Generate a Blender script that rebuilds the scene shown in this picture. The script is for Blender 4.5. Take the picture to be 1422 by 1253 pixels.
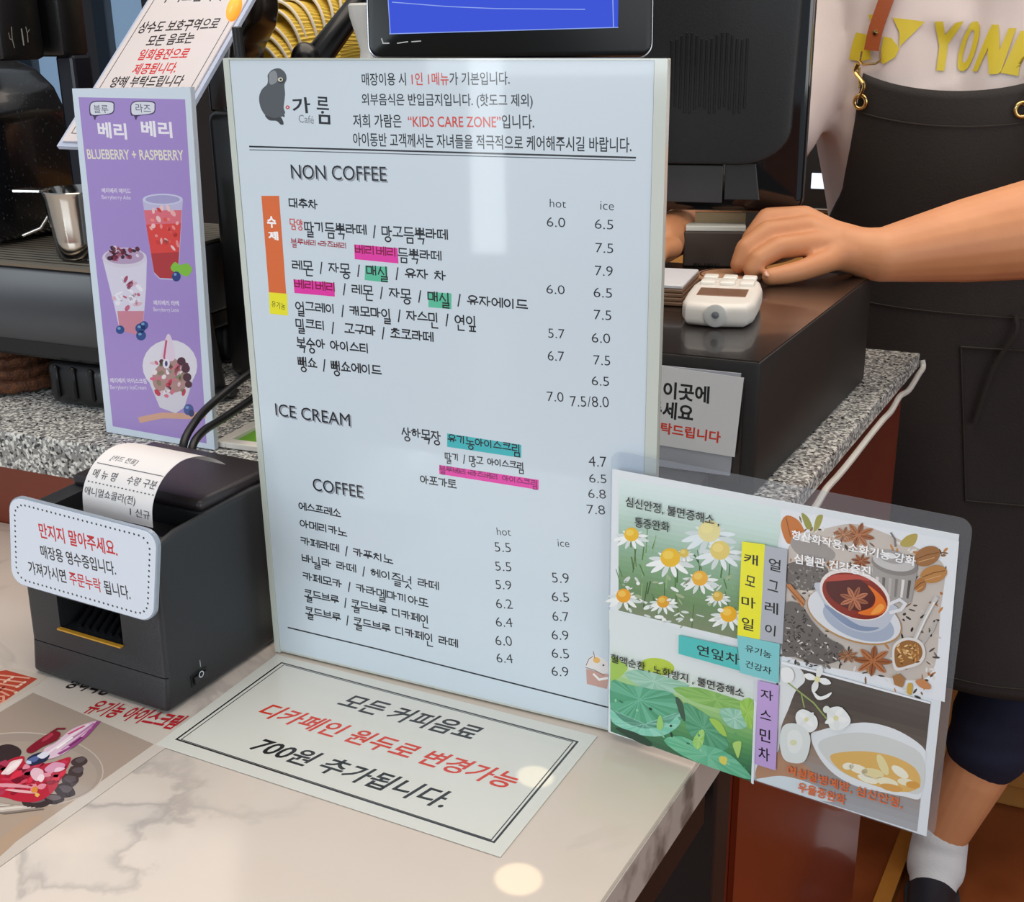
import bpy, bmesh, math, random
from mathutils import Vector, Matrix, noise
from mathutils.bvhtree import BVHTree

for o in list(bpy.data.objects):
    bpy.data.objects.remove(o)
S = bpy.context.scene
COL = S.collection

# ------------------------------------------------------------------ camera
PW, PH, FOC = 1422.0, 1253.0, 1690.0          # photograph size and focal length in pixels
PITCH, ROLL, EYE = 0.3411, -0.01386, Vector((0, 0, 1.33))
FWD = Vector((0, math.cos(PITCH), -math.sin(PITCH)))
_up = Vector((0, math.sin(PITCH), math.cos(PITCH)))
_rt = Vector((1, 0, 0))
RGT = _rt * math.cos(ROLL) + _up * math.sin(ROLL)
UPV = _up * math.cos(ROLL) - _rt * math.sin(ROLL)
cd = bpy.data.cameras.new('camera')
cd.sensor_fit = 'HORIZONTAL'; cd.sensor_width = 36.0; cd.lens = 36.0 * FOC / PW
cd.clip_start = 0.02; cd.clip_end = 60
cam = bpy.data.objects.new('camera', cd); COL.objects.link(cam)
cam.matrix_world = Matrix((RGT, UPV, -FWD)).transposed().to_4x4()
cam.location = EYE
S.camera = cam

# ------------------------------------------------------------------ light
S.view_settings.view_transform = 'Standard'
S.view_settings.look = 'None'
S.view_settings.gamma = 1.0
S.view_settings.use_curve_mapping = False
S.view_settings.exposure = -0.05
world = bpy.data.worlds.new('daylight'); S.world = world
world.use_nodes = True
bg = world.node_tree.nodes['Background']
bg.inputs[0].default_value = (0.80, 0.89, 1.0, 1); bg.inputs[1].default_value = 0.42


def area(name, loc, target, sx, sy, power, col, shape='RECTANGLE'):
    l = bpy.data.lights.new(name, 'AREA'); l.shape = shape; l.size = sx
    if shape in ('RECTANGLE', 'ELLIPSE'):
        l.size_y = sy
    l.energy = power; l.color = col
    o = bpy.data.objects.new(name, l); COL.objects.link(o); o.location = loc
    d = Vector(target) - Vector(loc)
    o.rotation_euler = d.to_track_quat('-Z', 'Y').to_euler()
    return o


# daylight of assumed windows behind the customer, an added broad warm panel for ceiling bounce
area('window_daylight', (-2.6, -2.2, 1.9), (0, 0.9, 1.0), 2.2, 1.6, 62, (0.86, 0.94, 1.0))
area('shop_front_daylight', (2.4, -2.4, 1.8), (0.3, 1.2, 0.9), 2.4, 1.8, 42, (0.94, 0.98, 1.0))
area('side_window_daylight', (-4.3, -2.5, .95), (0, .8, 1.1), .17, 1.5, 7, (0.9, 0.97, 1.0))  # added narrow panel for an assumed window, set to reflect in the board
area('warm_ceiling_light', (0.2, 1.2, 2.9), (0.2, 1.0, 0), 2.6, 2.6, 58, (1.0, 0.86, 0.72))


# ------------------------------------------------------------------ survey helpers
def ray(px, py):
    return FWD + RGT * ((px - PW / 2) / FOC) + UPV * ((PH / 2 - py) / FOC)


def on_z(px, py, z):
    d = ray(px, py)
    return EYE + d * ((z - EYE.z) / d.z)


def on_y(px, py, y):
    d = ray(px, py)
    return EYE + d * (y / d.y)


class Pl:
    """A plane with origin, two in-plane axes and the normal towards the customer."""
    def __init__(s, o, ex, ey):
        s.o = Vector(o); s.ex = Vector(ex).normalized(); s.ey = Vector(ey).normalized(); s.n = s.ex.cross(s.ey).normalized()

    def hit(s, px, py):
        d = ray(px, py)
        t = (s.o - EYE).dot(s.n) / d.dot(s.n)
        p = EYE + d * t - s.o
        # axes may be slightly oblique only for level planes; they are orthogonal here
        return (p.dot(s.ex), p.dot(s.ey))

    def at(s, a, b, c=0.0):
        return s.o + s.ex * a + s.ey * b + s.n * c

    def moved(s, c):
        return Pl(s.o + s.n * c, s.ex, s.ey)


def upright(p, q):
    d = Vector((q.x - p.x, q.y - p.y, 0))
    return Pl(p, d, (0, 0, 1))


# ------------------------------------------------------------------ materials
def lin(h):
    if not isinstance(h, str):
        return tuple(h)[:3]
    h = h.lstrip('#'); r = []
    for i in (0, 2, 4):
        c = int(h[i:i + 2], 16) / 255
        r.append(c / 12.92 if c <= 0.04045 else ((c + 0.055) / 1.055) ** 2.4)
    return tuple(r)


_m = {}


def M(name, col='#808080', rough=0.5, metal=0.0, coat=0.0, spec=0.5, var=None, bump=None, trans=0.0, alpha=1.0, emit=None):
    """var = (scale, second colour, detail, low, high); bump = (scale, strength)"""
    if name in _m:
        return _m[name]
    m = bpy.data.materials.new(name); m.use_nodes = True
    nt = m.node_tree; b = nt.nodes['Principled BSDF']
    b.inputs['Base Color'].default_value = lin(col) + (1,)
    b.inputs['Roughness'].default_value = rough
    b.inputs['Metallic'].default_value = metal
    b.inputs['Coat Weight'].default_value = coat
    b.inputs['Coat Roughness'].default_value = 0.06
    b.inputs['Specular IOR Level'].default_value = spec
    b.inputs['Transmission Weight'].default_value = trans
    b.inputs['Alpha'].default_value = alpha
    if emit:
        b.inputs['Emission Color'].default_value = lin(emit[0]) + (1,)
        b.inputs['Emission Strength'].default_value = emit[1]
    tc = nt.nodes.new('ShaderNodeTexCoord')
    if var:
        n = nt.nodes.new('ShaderNodeTexNoise'); n.inputs['Scale'].default_value = var[0]; n.inputs['Detail'].default_value = var[2]
        r = nt.nodes.new('ShaderNodeValToRGB')
        r.color_ramp.elements[0].position = var[3]; r.color_ramp.elements[1].position = var[4]
        r.color_ramp.elements[0].color = lin(col) + (1,); r.color_ramp.elements[1].color = lin(var[1]) + (1,)
        nt.links.new(tc.outputs['Object'], n.inputs['Vector']); nt.links.new(n.outputs['Fac'], r.inputs['Fac'])
        nt.links.new(r.outputs['Color'], b.inputs['Base Color'])
    if bump:
        n = nt.nodes.new('ShaderNodeTexNoise'); n.inputs['Scale'].default_value = bump[0]; n.inputs['Detail'].default_value = 4
        bp = nt.nodes.new('ShaderNodeBump'); bp.inputs['Strength'].default_value = bump[1]; bp.inputs['Distance'].default_value = 0.002
        nt.links.new(tc.outputs['Object'], n.inputs['Vector']); nt.links.new(n.outputs['Fac'], bp.inputs['Height'])
        nt.links.new(bp.outputs['Normal'], b.inputs['Normal'])
    _m[name] = m
    return m


def ink(name, rough=0.4, coat=0.0, coat_rough=0.08):
    """printed matter: the print's own colours are stored per face corner"""
    if name in _m:
        return _m[name]
    m = bpy.data.materials.new(name); m.use_nodes = True
    nt = m.node_tree; b = nt.nodes['Principled BSDF']
    a = nt.nodes.new('ShaderNodeAttribute'); a.attribute_name = 'print'
    nt.links.new(a.outputs['Color'], b.inputs['Base Color'])
    b.inputs['Roughness'].default_value = rough
    b.inputs['Coat Weight'].default_value = coat; b.inputs['Coat Roughness'].default_value = coat_rough
    b.inputs['Specular IOR Level'].default_value = 0.3
    _m[name] = m
    return m


def film(name, tint='#ffffff', clear=0.9, rough=0.05):
    """clear plastic: mostly see-through with a glossy skin"""
    if name in _m:
        return _m[name]
    m = bpy.data.materials.new(name); m.use_nodes = True
    nt = m.node_tree; nt.nodes.clear()
    out = nt.nodes.new('ShaderNodeOutputMaterial'); mix = nt.nodes.new('ShaderNodeMixShader')
    tr = nt.nodes.new('ShaderNodeBsdfTransparent'); tr.inputs[0].default_value = lin(tint) + (1,)
    pr = nt.nodes.new('ShaderNodeBsdfPrincipled'); pr.inputs['Base Color'].default_value = lin(tint) + (1,); pr.inputs['Roughness'].default_value = rough
    mix.inputs[0].default_value = 1 - clear
    nt.links.new(tr.outputs[0], mix.inputs[1]); nt.links.new(pr.outputs[0], mix.inputs[2]); nt.links.new(mix.outputs[0], out.inputs[0])
    _m[name] = m
    return m


# ------------------------------------------------------------------ objects
def base_of(p):
    v = Vector((0, 0, 0))
    while p is not None:
        v += p.location; p = p.parent
    return v


def obj(name, bm, mats, parent=None, smooth=False, loc=None):
    me = bpy.data.meshes.new(name)
    if parent is not None:
        off = base_of(parent)
    else:
        if loc is None:
            zs = [v.co.z for v in bm.verts]; n = max(1, len(bm.verts))
            loc = Vector((sum(v.co.x for v in bm.verts) / n, sum(v.co.y for v in bm.verts) / n, min(zs)))
        off = Vector(loc)
    for v in bm.verts:
        v.co -= off
    bm.to_mesh(me); bm.free()
    if not isinstance(mats, (list, tuple)):
        mats = [mats]
    for m in mats:
        me.materials.append(m)
    if smooth:
        for p in me.polygons:
            p.use_smooth = True
        if smooth != 'all':
            me.set_sharp_from_angle(angle=math.radians(40))
    o = bpy.data.objects.new(name, me); COL.objects.link(o)
    if parent is not None:
        o.parent = parent
    else:
        o.location = off
    return o


def tag(o, label=None, cat=None, group=None, kind=None):
    if label: o['label'] = label
    if cat: o['category'] = cat
    if group: o['group'] = group
    if kind: o['kind'] = kind
    return o


def thing(name, label, cat, loc, group=None):
    o = bpy.data.objects.new(name, None); COL.objects.link(o)
    o.empty_display_size = 0.05; o.location = Vector(loc)
    return tag(o, label, cat, group)


def struct(name, bm, m, smooth=False):
    o = obj(name, bm, m, None, smooth); o['kind'] = 'structure'
    return o


# ------------------------------------------------------------------ mesh helpers
def B():
    return bmesh.new()


def prism(bm, bottom, up, mi=0):
    """solid over a ring of points, extruded by the vector up"""
    a = [bm.verts.new(p) for p in bottom]; b = [bm.verts.new(Vector(p) + up) for p in bottom]
    n = len(a); fs = []
    for i in range(n):
        fs.append(bm.faces.new((a[i], a[(i + 1) % n], b[(i + 1) % n], b[i])))
    fs.append(bm.faces.new(a[::-1])); fs.append(bm.faces.new(b))
    for f in fs: f.material_index = mi
    bmesh.ops.recalc_face_normals(bm, faces=fs)
    return fs


def slab(bm, pl, a0, b0, a1, b1, c0, c1, bev=0.0, seg=2, mi=0):
    """box in the axes of a plane: a and b in the plane, c along its normal"""
    r = bmesh.ops.create_cube(bm, size=1.0)
    vs = r['verts']
    for v in vs:
        x, y, z = v.co + Vector((.5, .5, .5))
        v.co = pl.at(a0 + (a1 - a0) * x, b0 + (b1 - b0) * y, c0 + (c1 - c0) * z)
    fs = list({f for v in vs for f in v.link_faces})
    bmesh.ops.recalc_face_normals(bm, faces=fs)
    if bev > 0:
        es = list({e for v in vs for e in v.link_edges})
        bmesh.ops.bevel(bm, geom=es, offset=bev, segments=seg, profile=0.5, affect='EDGES', clamp_overlap=True)
    if mi:
        for f in bm.faces:
            if f.material_index == 0: f.material_index = mi
    return vs


def rrect(a0, b0, a1, b1, r, n=6):
    pts = []
    for cx, cy, s in ((a1 - r, b0 + r, -90), (a1 - r, b1 - r, 0), (a0 + r, b1 - r, 90), (a0 + r, b0 + r, 180)):
        for i in range(n + 1):
            t = math.radians(s + 90 * i / n); pts.append((cx + r * math.cos(t), cy + r * math.sin(t)))
    return pts


def plate(bm, pl, pts, c0, c1, bev=0.0):
    n0 = len(bm.faces)
    fs = prism(bm, [pl.at(a, b, c0) for a, b in pts], pl.n * (c1 - c0))
    if bev:
        top = fs[-1]; bot = fs[-2]
        bmesh.ops.bevel(bm, geom=list(top.edges) + list(bot.edges), offset=bev, segments=2, profile=.5, affect='EDGES', clamp_overlap=True)


def tube(bm, pts, r, seg=10, cap=True, closed=False):
    pts = [Vector(p) for p in pts]; n = len(pts); rings = []
    rr = r if isinstance(r, (list, tuple)) else [r] * n
    t0 = (pts[1] - pts[0]).normalized()
    u = t0.orthogonal().normalized()
    for i, p in enumerate(pts):
        if closed: t = (pts[(i + 1) % n] - pts[i - 1]).normalized()
        else: t = (pts[min(i + 1, n - 1)] - pts[max(i - 1, 0)]).normalized()
        u = (u - t * u.dot(t)).normalized(); w = t.cross(u)
        rings.append([bm.verts.new(p + (u * math.cos(k * math.tau / seg) + w * math.sin(k * math.tau / seg)) * rr[i]) for k in range(seg)])
    m = n if closed else n - 1
    for i in range(m):
        A = rings[i]; C = rings[(i + 1) % n]
        for k in range(seg):
            bm.faces.new((A[k], A[(k + 1) % seg], C[(k + 1) % seg], C[k]))
    if cap and not closed:
        bm.faces.new(rings[0][::-1]); bm.faces.new(rings[-1])


def spline(pts, n=8):
    pts = [Vector(p) for p in pts]; out = []
    for i in range(len(pts) - 1):
        p0 = pts[max(i - 1, 0)]; p1 = pts[i]; p2 = pts[i + 1]; p3 = pts[min(i + 2, len(pts) - 1)]
        for k in range(n):
            t = k / n
            out.append(0.5 * ((2 * p1) + (p2 - p0) * t + (2 * p0 - 5 * p1 + 4 * p2 - p3) * t * t + (3 * p1 - p0 - 3 * p2 + p3) * t ** 3))
    out.append(pts[-1]); return out


def lathe(bm, prof, o, axis=(0, 0, 1), seg=32, ribs=0, rib_amp=0.0, mi=0):
    """profile [(radius, height)] turned round an axis through o"""
    ax = Vector(axis).normalized(); u = ax.orthogonal().normalized(); w = ax.cross(u); o = Vector(o); rings = []
    for r, h in prof:
        ring = []
        for k in range(seg):
            t = k * math.tau / seg
            q = r + (rib_amp * math.cos(t * ribs) if ribs else 0)
            ring.append(bm.verts.new(o + ax * h + (u * math.cos(t) + w * math.sin(t)) * max(q, 1e-5)))
        rings.append(ring)
    fs = []
    for i in range(len(rings) - 1):
        for k in range(seg):
            f = bm.faces.new((rings[i][k], rings[i][(k + 1) % seg], rings[i + 1][(k + 1) % seg], rings[i + 1][k])); f.material_index = mi
            fs.append(f)
    bmesh.ops.recalc_face_normals(bm, faces=fs)


def ball(bm, c, r, sx=1, sy=1, sz=1, rot=None, sub=2):
    q = bmesh.ops.create_icosphere(bm, subdivisions=sub, radius=r)
    mat = Matrix.Diagonal((sx, sy, sz)).to_4x4()
    if rot: mat = rot.to_matrix().to_4x4() @ mat
    mat = Matrix.Translation(Vector(c)) @ mat
    for v in q['verts']: v.co = mat @ v.co


# ------------------------------------------------------------------ printed matter
_tc = bpy.data.curves.new('glyphs', 'FONT'); _tc.resolution_u = 3
_to = bpy.data.objects.new('glyphs', _tc)
_tcache = {}


def glyphs(s, bold=0.0):
    k = (s, bold)
    if k not in _tcache:
        _tc.body = s; _tc.size = 1; _tc.offset = bold
        me = _to.to_mesh()
        _tcache[k] = ([(v.co.x, v.co.y) for v in me.vertices], [tuple(p.vertices) for p in me.polygons])
        _to.to_mesh_clear()
    return _tcache[k]


def advance(s):
    f = lambda q: max([v[0] for v in glyphs(q)[0]] or [0])
    return f(s + '.') - f('.')


def _circ(cx, cy, rx, ry, n=12):
    return [(cx + rx * math.cos(math.tau * i / n), cy + ry * math.sin(math.tau * i / n)) for i in range(n + 1)]


CONS = {
    'g': [[(0, 1), (1, 1), (.8, 0)]], 'n': [[(0, 1), (0, 0), (1, 0)]], 'd': [[(1, 1), (0, 1), (0, 0), (1, 0)]],
    'r': [[(0, 1), (1, 1), (1, .5), (0, .5), (0, 0), (1, 0)]], 'm': [[(0, 1), (1, 1), (1, 0), (0, 0), (0, 1)]],
    'b': [[(0, 1), (0, 0), (1, 0), (1, 1)], [(0, .5), (1, .5)]], 's': [[(.5, 1), (0, 0)], [(.45, .65), (1, 0)]],
    'o': [_circ(.5, .5, .5, .5)], 'j': [[(0, 1), (1, 1)], [(.55, 1), (0, 0)], [(.42, .55), (1, 0)]],
    'c': [[(.3, 1), (.7, 1)], [(0, .75), (1, .75)], [(.55, .75), (0, 0)], [(.42, .45), (1, 0)]],
    'k': [[(0, 1), (1, 1), (.8, 0)], [(0, .5), (.9, .5)]], 't': [[(1, 1), (0, 1), (0, 0), (1, 0)], [(0, .5), (1, .5)]],
    'p': [[(0, 1), (1, 1)], [(.3, 1), (.3, 0)], [(.7, 1), (.7, 0)], [(0, 0), (1, 0)]],
    'h': [[(.3, 1), (.7, 1)], [(0, .74), (1, .74)], _circ(.5, .28, .36, .28)],
}


def _dbl(c):
    return [[(x * .42, y) for x, y in s] for s in CONS[c]] + [[(.58 + x * .42, y) for x, y in s] for s in CONS[c]]


for _c in 'gdbsj': CONS[_c * 2] = _dbl(_c)
LEAD = ['g', 'gg', 'n', 'd', 'dd', 'r', 'm', 'b', 'bb', 's', 'ss', 'o', 'j', 'jj', 'c', 'k', 't', 'p', 'h']
TAIL = ['', 'g', 'gg', 'gs', 'n', 'nj', 'nh', 'd', 'r', 'rg', 'rm', 'rb', 'rs', 'rt', 'rp', 'rh', 'm', 'b', 'bs', 's', 'ss', 'o', 'j', 'c', 'k', 't', 'p', 'h']
VERT = {
    0: [[(.3, 1), (.3, 0)], [(.3, .5), (1, .5)]], 2: [[(.3, 1), (.3, 0)], [(.3, .65), (1, .65)], [(.3, .35), (1, .35)]],
    4: [[(.7, 1), (.7, 0)], [(0, .5), (.7, .5)]], 6: [[(.7, 1), (.7, 0)], [(0, .65), (.7, .65)], [(0, .35), (.7, .35)]],
    20: [[(.5, 1), (.5, 0)]], 1: [[(.2, 1), (.2, 0)], [(.8, 1), (.8, 0)], [(.2, .5), (.8, .5)]],
    3: [[(.2, 1), (.2, 0)], [(.8, 1), (.8, 0)], [(.2, .65), (.8, .65)], [(.2, .35), (.8, .35)]],
    5: [[(.5, 1), (.5, 0)], [(1, 1), (1, 0)], [(0, .5), (.5, .5)]],
    7: [[(.5, 1), (.5, 0)], [(1, 1), (1, 0)], [(0, .65), (.5, .65)], [(0, .35), (.5, .35)]],
}
HORI = {8: [[(0, 0), (1, 0)], [(.5, 1), (.5, 0)]], 12: [[(0, 0), (1, 0)], [(.32, 1), (.32, 0)], [(.68, 1), (.68, 0)]],
        13: [[(0, .9), (1, .9)], [(.5, .9), (.5, 0)]], 17: [[(0, .9), (1, .9)], [(.32, .9), (.32, 0)], [(.68, .9), (.68, 0)]], 18: [[(0, .4), (1, .4)]]}
BOTH = {9: (8, 0), 10: (8, 1), 11: (8, 20), 14: (13, 4), 15: (13, 5), 16: (13, 20), 19: (18, 20)}


def hand_glyph(ch):
    """one hand-lettered character as strokes in a unit cell; a final consonant hangs below the row"""
    def box(st, x0, y0, x1, y1):
        return [[(x0 + x * (x1 - x0), y0 + y * (y1 - y0)) for x, y in s] for s in st]
    u = ord(ch) - 0xAC00
    if not 0 <= u < 11172:
        if ch == '/': return [[(.12, -.35), (.32, 1.0)]], .45
        if ch == '+': return [[(.1, .4), (.5, .4)], [(.3, .65), (.3, .15)]], .55
        return [], .5
    L, V, T = u // 588, u // 28 % 21, u % 28
    out = []
    if V in VERT:
        wide = V in (1, 3, 5, 7)
        out += box(CONS[LEAD[L]], .05, .12, .5 if wide else .55, .92) + box(VERT[V], .56 if wide else .62, 0, .96, 1)
    elif V in HORI:
        out += box(CONS[LEAD[L]], .15, .45, .85, 1) + box(HORI[V], .04, .02, .96, .33)
    else:
        h, v = BOTH[V]
        out += box(CONS[LEAD[L]], .08, .5, .55, 1) + box(HORI[h], .02, .08, .62, .38) + box(VERT[v], .66, 0, .98, 1)
    if TAIL[T]:
        tl = TAIL[T]
        st = CONS[tl] if tl in CONS else CONS[tl[0]]
        out += box(st, .32, -.72, .86, -.17)
    return out, 1.08


class Sheet:
    """flat print on a plane: paper, inks and lettering in one mesh"""
    def __init__(s, pl):
        s.pl = pl; s.V = []; s.F = []; s.C = []; s.k = 1

    def add(s, pts, faces, col, layer=None):
        if layer is None:
            s.k += 1; layer = s.k
        n = len(s.V); c = 0.00004 + layer * 0.00001
        s.V += [s.pl.at(a, b, c) for a, b in pts]
        for f in faces:
            s.F.append([i + n for i in f]); s.C.append(lin(col))

    def poly(s, px, col, layer=None):
        s.add([s.pl.hit(*p) for p in px], [list(range(len(px)))], col, layer)

    def quad2(s, a0, b0, a1, b1, col, layer=None):
        s.add([(a0, b0), (a1, b0), (a1, b1), (a0, b1)], [[0, 1, 2, 3]], col, layer)

    def blob(s, px, col, layer=None, n=5):
        q = [Vector((p[0], p[1], 0)) for p in px]; m = len(q); out = []
        for i in range(m):
            p0, p1, p2, p3 = q[i - 1], q[i], q[(i + 1) % m], q[(i + 2) % m]
            for k in range(n):
                t = k / n
                v = 0.5 * ((2 * p1) + (p2 - p0) * t + (2 * p0 - 5 * p1 + 4 * p2 - p3) * t * t + (3 * p1 - p0 - 3 * p2 + p3) * t ** 3)
                out.append((v.x, v.y))
        s.poly(out, col, layer)

    def ell(s, cx, cy, rx, ry, rot, col, layer=None, n=24, a0=0, a1=360):
        r = math.radians(rot); pts = []
        m = n if a1 - a0 >= 360 else n + 1
        for i in range(m):
            t = math.radians(a0 + (a1 - a0) * i / n); x = rx * math.cos(t); y = ry * math.sin(t)
            pts.append((cx + x * math.cos(r) - y * math.sin(r), cy + x * math.sin(r) + y * math.cos(r)))
        s.poly(pts, col, layer)

    def line2(s, pts, w, col, layer=None, closed=False):
        if layer is None:
            s.k += 1; layer = s.k
        pts = list(pts); n = len(pts)
        if n < 2: return
        L, R = [], []
        for i in range(n):
            p = Vector(pts[i]); a = Vector(pts[i - 1]) if (i or closed) else None; b = Vector(pts[(i + 1) % n]) if (i < n - 1 or closed) else None
            d0 = (p - a).normalized() if a is not None else None; d1 = (b - p).normalized() if b is not None else None
            if d0 is None: q = Vector((-d1.y, d1.x)); e = -d1 * (w / 2)
            elif d1 is None: q = Vector((-d0.y, d0.x)); e = d0 * (w / 2)
            else:
                m = Vector((-d0.y, d0.x)) + Vector((-d1.y, d1.x)); e = Vector((0, 0))
                q = m.normalized() if m.length > .3 else Vector((-d0.y, d0.x))
                q = q / max(.45, q.dot(Vector((-d0.y, d0.x))))
            L.append(tuple(p + e + q * (w / 2))); R.append(tuple(p + e - q * (w / 2)))
        m = n if closed else n - 1
        s.add(L + R, [[i, n + i, n + (i + 1) % n, (i + 1) % n] for i in range(m)], col, layer)

    def scale(s, px, py):
        a = s.pl.hit(px, py); b = s.pl.hit(px, py - 4)
        return math.dist(a, b) / 4

    def line(s, px, w, col, layer=None, closed=False):
        k = s.scale(*px[len(px) // 2])
        s.line2([s.pl.hit(*p) for p in px], w * k, col, layer, closed)

    def text(s, runs, bl, br, h, col='#26292e', bold=0.0, style='type', w=0.12, layer=None, lean=0.0, metric=False, skew=None):
        """runs: a string or [(string, colour)]; bl, br: the two ends of the base line; h: letter height"""
        if isinstance(runs, str): runs = [(runs, col)]
        A = Vector(s.pl.hit(*bl)); Bv = Vector(s.pl.hit(*br)); d = Bv - A; L = d.length; d /= L
        up = Vector((-d.y, d.x)) + d * lean
        if not metric: h = h * s.scale((bl[0] + br[0]) / 2, (bl[1] + br[1]) / 2)
        if layer is None:
            s.k += 1; layer = s.k
        if style == 'hand':
            tot = sum(hand_glyph(c)[1] for r, _ in runs for c in r) - .08
            x = 0
            for r, c in runs:
                for ch in r:
                    st, adv = hand_glyph(ch)
                    for jj, q in enumerate(st):
                        s.line2([tuple(A + d * ((x + a) / tot * L) + up * (b * h)) for a, b in q], w * h, c, layer + .35 * (jj % 3))
                    x += adv
            return
        full = ''.join(r for r, _ in runs)
        V = glyphs(full, bold)[0]
        x0 = min(v[0] for v in V); x1 = max(v[0] for v in V)
        y0 = min(v[1] for v in V) ; y1 = max(v[1] for v in V)
        pre = ''
        for r, c in runs:
            off = advance(pre) if pre else 0.0
            pre += r
            v, f = glyphs(r, bold)
            pts = [tuple(A + d * ((x + off - x0) / (x1 - x0) * L) + up * ((y - y0) / (y1 - y0) * h)) for x, y in v]
            s.add(pts, f, c, layer)

    def make(s, name, parent, mat, back=0.0):
        bm = B(); vs = [bm.verts.new(p) for p in s.V]
        cl = bm.loops.layers.float_color.new('print')
        for f, c in zip(s.F, s.C):
            try:
                q = bm.faces.new([vs[i] for i in f])
            except ValueError:
                continue
            q.normal_update()
            if q.normal.dot(s.pl.n) < 0: q.normal_flip()
            for l in q.loops: l[cl] = (*c, 1)
        return obj(name, bm, mat, parent) if parent is not None else bm


def paper(bm_sheet, pts2, col, thick=0.0004):
    """the sheet itself: front face plus a thin body behind it"""
    s = bm_sheet
    n = len(s.V); m = len(pts2)
    s.V += [s.pl.at(a, b, 0.00003) for a, b in pts2] + [s.pl.at(a, b, -thick) for a, b in pts2]
    s.F.append([n + i for i in range(m)]); s.C.append(lin(col))
    for i in range(m):
        j = (i + 1) % m
        s.F.append([n + i, n + j, n + m + j, n + m + i]); s.C.append(lin(col))

# ================================================================== setting
ZT, ZG = 0.83, 0.94                      # marble counter top, granite counter top
AC = math.radians(-24.3)
EX = Vector((math.cos(AC), math.sin(AC), 0)); ED = Vector((-math.sin(AC), math.cos(AC), 0)); UP = Vector((0, 0, 1))


def meet(p, d, q, e):
    """crossing of two level lines"""
    det = d.x * (-e.y) + e.x * d.y
    r = q - p
    t = (r.x * (-e.y) + e.x * r.y) / det
    return p + d * t


def frame_at(p):
    """upright plane along the counter through p"""
    return Pl(p, EX, (0, 0, 1))


m_floor = M('floor_tile', '#7a3b1c', 0.35, var=(9, '#96502a', 6, .3, .75), bump=(40, .1))
bm = B()
prism(bm, [(-5, -3.5, -.1), (5, -3.5, -.1), (5, 6, -.1), (-5, 6, -.1)], Vector((0, 0, .1)))
struct('floor', bm, m_floor)

m_wall = M('dark_wall', '#2a2320', 0.7, var=(4, '#332a25', 3, .3, .7))
WB = Pl(Vector((0, 3.9, 0)), EX, (0, 0, 1))
wa0, wb0 = WB.hit(30, 175); wa1, wb1 = WB.hit(205, -60)
bm = B()
for a0, b0, a1, b1 in ((-5, 0, wa0, 3.0), (wa1, 0, 4.5, 3.0), (wa0, 0, wa1, wb0), (wa0, wb1, wa1, 3.0)):
    slab(bm, WB, a0, b0, a1, b1, -.12, 0)
struct('wall_back', bm, m_wall)
wf = thing('window_1', None, None, WB.at((wa0 + wa1) / 2, wb0)); wf['kind'] = 'structure'
bm = B()
for a0, b0, a1, b1 in ((wa0, wb0, wa1, wb0 + .04), (wa0, wb1 - .04, wa1, wb1), (wa0, wb0, wa0 + .04, wb1), (wa1 - .04, wb0, wa1, wb1)):
    slab(bm, WB, a0, b0, a1, b1, -.09, .01)
xm = WB.hit(127, 60)[0]
slab(bm, WB, xm - .03, wb0, xm + .03, wb1, -.09, .01)
obj('window_frame', bm, M('window_frame', '#1b1c22', .4), wf)
bm = B(); slab(bm, WB, wa0 + .03, wb0 + .03, wa1 - .03, wb1 - .03, -.06, -.052)
obj('pane', bm, film('window_glass', '#dff0ff', .93), wf)

# a hedge out beyond the window
bm = B(); rnd = random.Random(4)
for i in range(46):
    a = rnd.uniform(wa0 - .4, xm + .1); b = rnd.uniform(0.1, wb0 + .38 - max(0, a - wa0 - .45) * .0)
    ball(bm, WB.at(a, b, -1.6 + rnd.uniform(-.2, .2)), rnd.uniform(.12, .22), rot=None, sub=2)
for v in bm.verts: v.co += Vector((noise.noise(v.co * 18), noise.noise(v.co * 18 + Vector((9, 0, 0))), noise.noise(v.co * 18 + Vector((0, 9, 0))))) * .05
hd = obj('hedge', bm, M('hedge_leaf', '#5d7a4c', .8, var=(20, '#8a9b86', 4, .35, .7)), None, 'all')
tag(hd, 'grey green hedge growing outside the back window', 'hedge', kind='stuff')

# ------------------------------------------------------------------ granite counter
G0 = on_z(149, 622, ZG)
gn, gb = on_z(1105, 690, ZG), on_z(1278, 490, ZG)
SD = (gb - gn).normalized()
C1 = meet(G0, EX, gn, SD); CB = gb.copy()
gc = thing('granite_counter', 'speckled grey granite topped service counter with red brown panels behind the marble top', 'counter', (C1.x - .2, C1.y + .3, 0))
ring = [G0 - EX * 1.3, C1, CB, CB - EX * 2.3]
m_gran = bpy.data.materials.new('granite'); m_gran.use_nodes = True
nt = m_gran.node_tree; b = nt.nodes['Principled BSDF']; tc = nt.nodes.new('ShaderNodeTexCoord')
vo = nt.nodes.new('ShaderNodeTexVoronoi'); vo.inputs['Scale'].default_value = 380
rp = nt.nodes.new('ShaderNodeValToRGB'); rp.color_ramp.interpolation = 'CONSTANT'
for i, (p, c) in enumerate(((0, '#3a393b'), (.12, '#8d8c89'), (.45, '#c4c3be'), (.66, '#7b7a79'), (.82, '#e2e1da'))):
    e = rp.color_ramp.elements[i] if i < 2 else rp.color_ramp.elements.new(p)
    e.position = p; e.color = lin(c) + (1,)
sp = nt.nodes.new('ShaderNodeSeparateColor')
nt.links.new(tc.outputs['Object'], vo.inputs['Vector']); nt.links.new(vo.outputs['Color'], sp.inputs[0]); nt.links.new(sp.outputs[0], rp.inputs['Fac'])
nt.links.new(rp.outputs['Color'], b.inputs['Base Color']); b.inputs['Roughness'].default_value = .22
bm = B(); prism(bm, [p - UP * .017 for p in ring], UP * .017)
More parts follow.
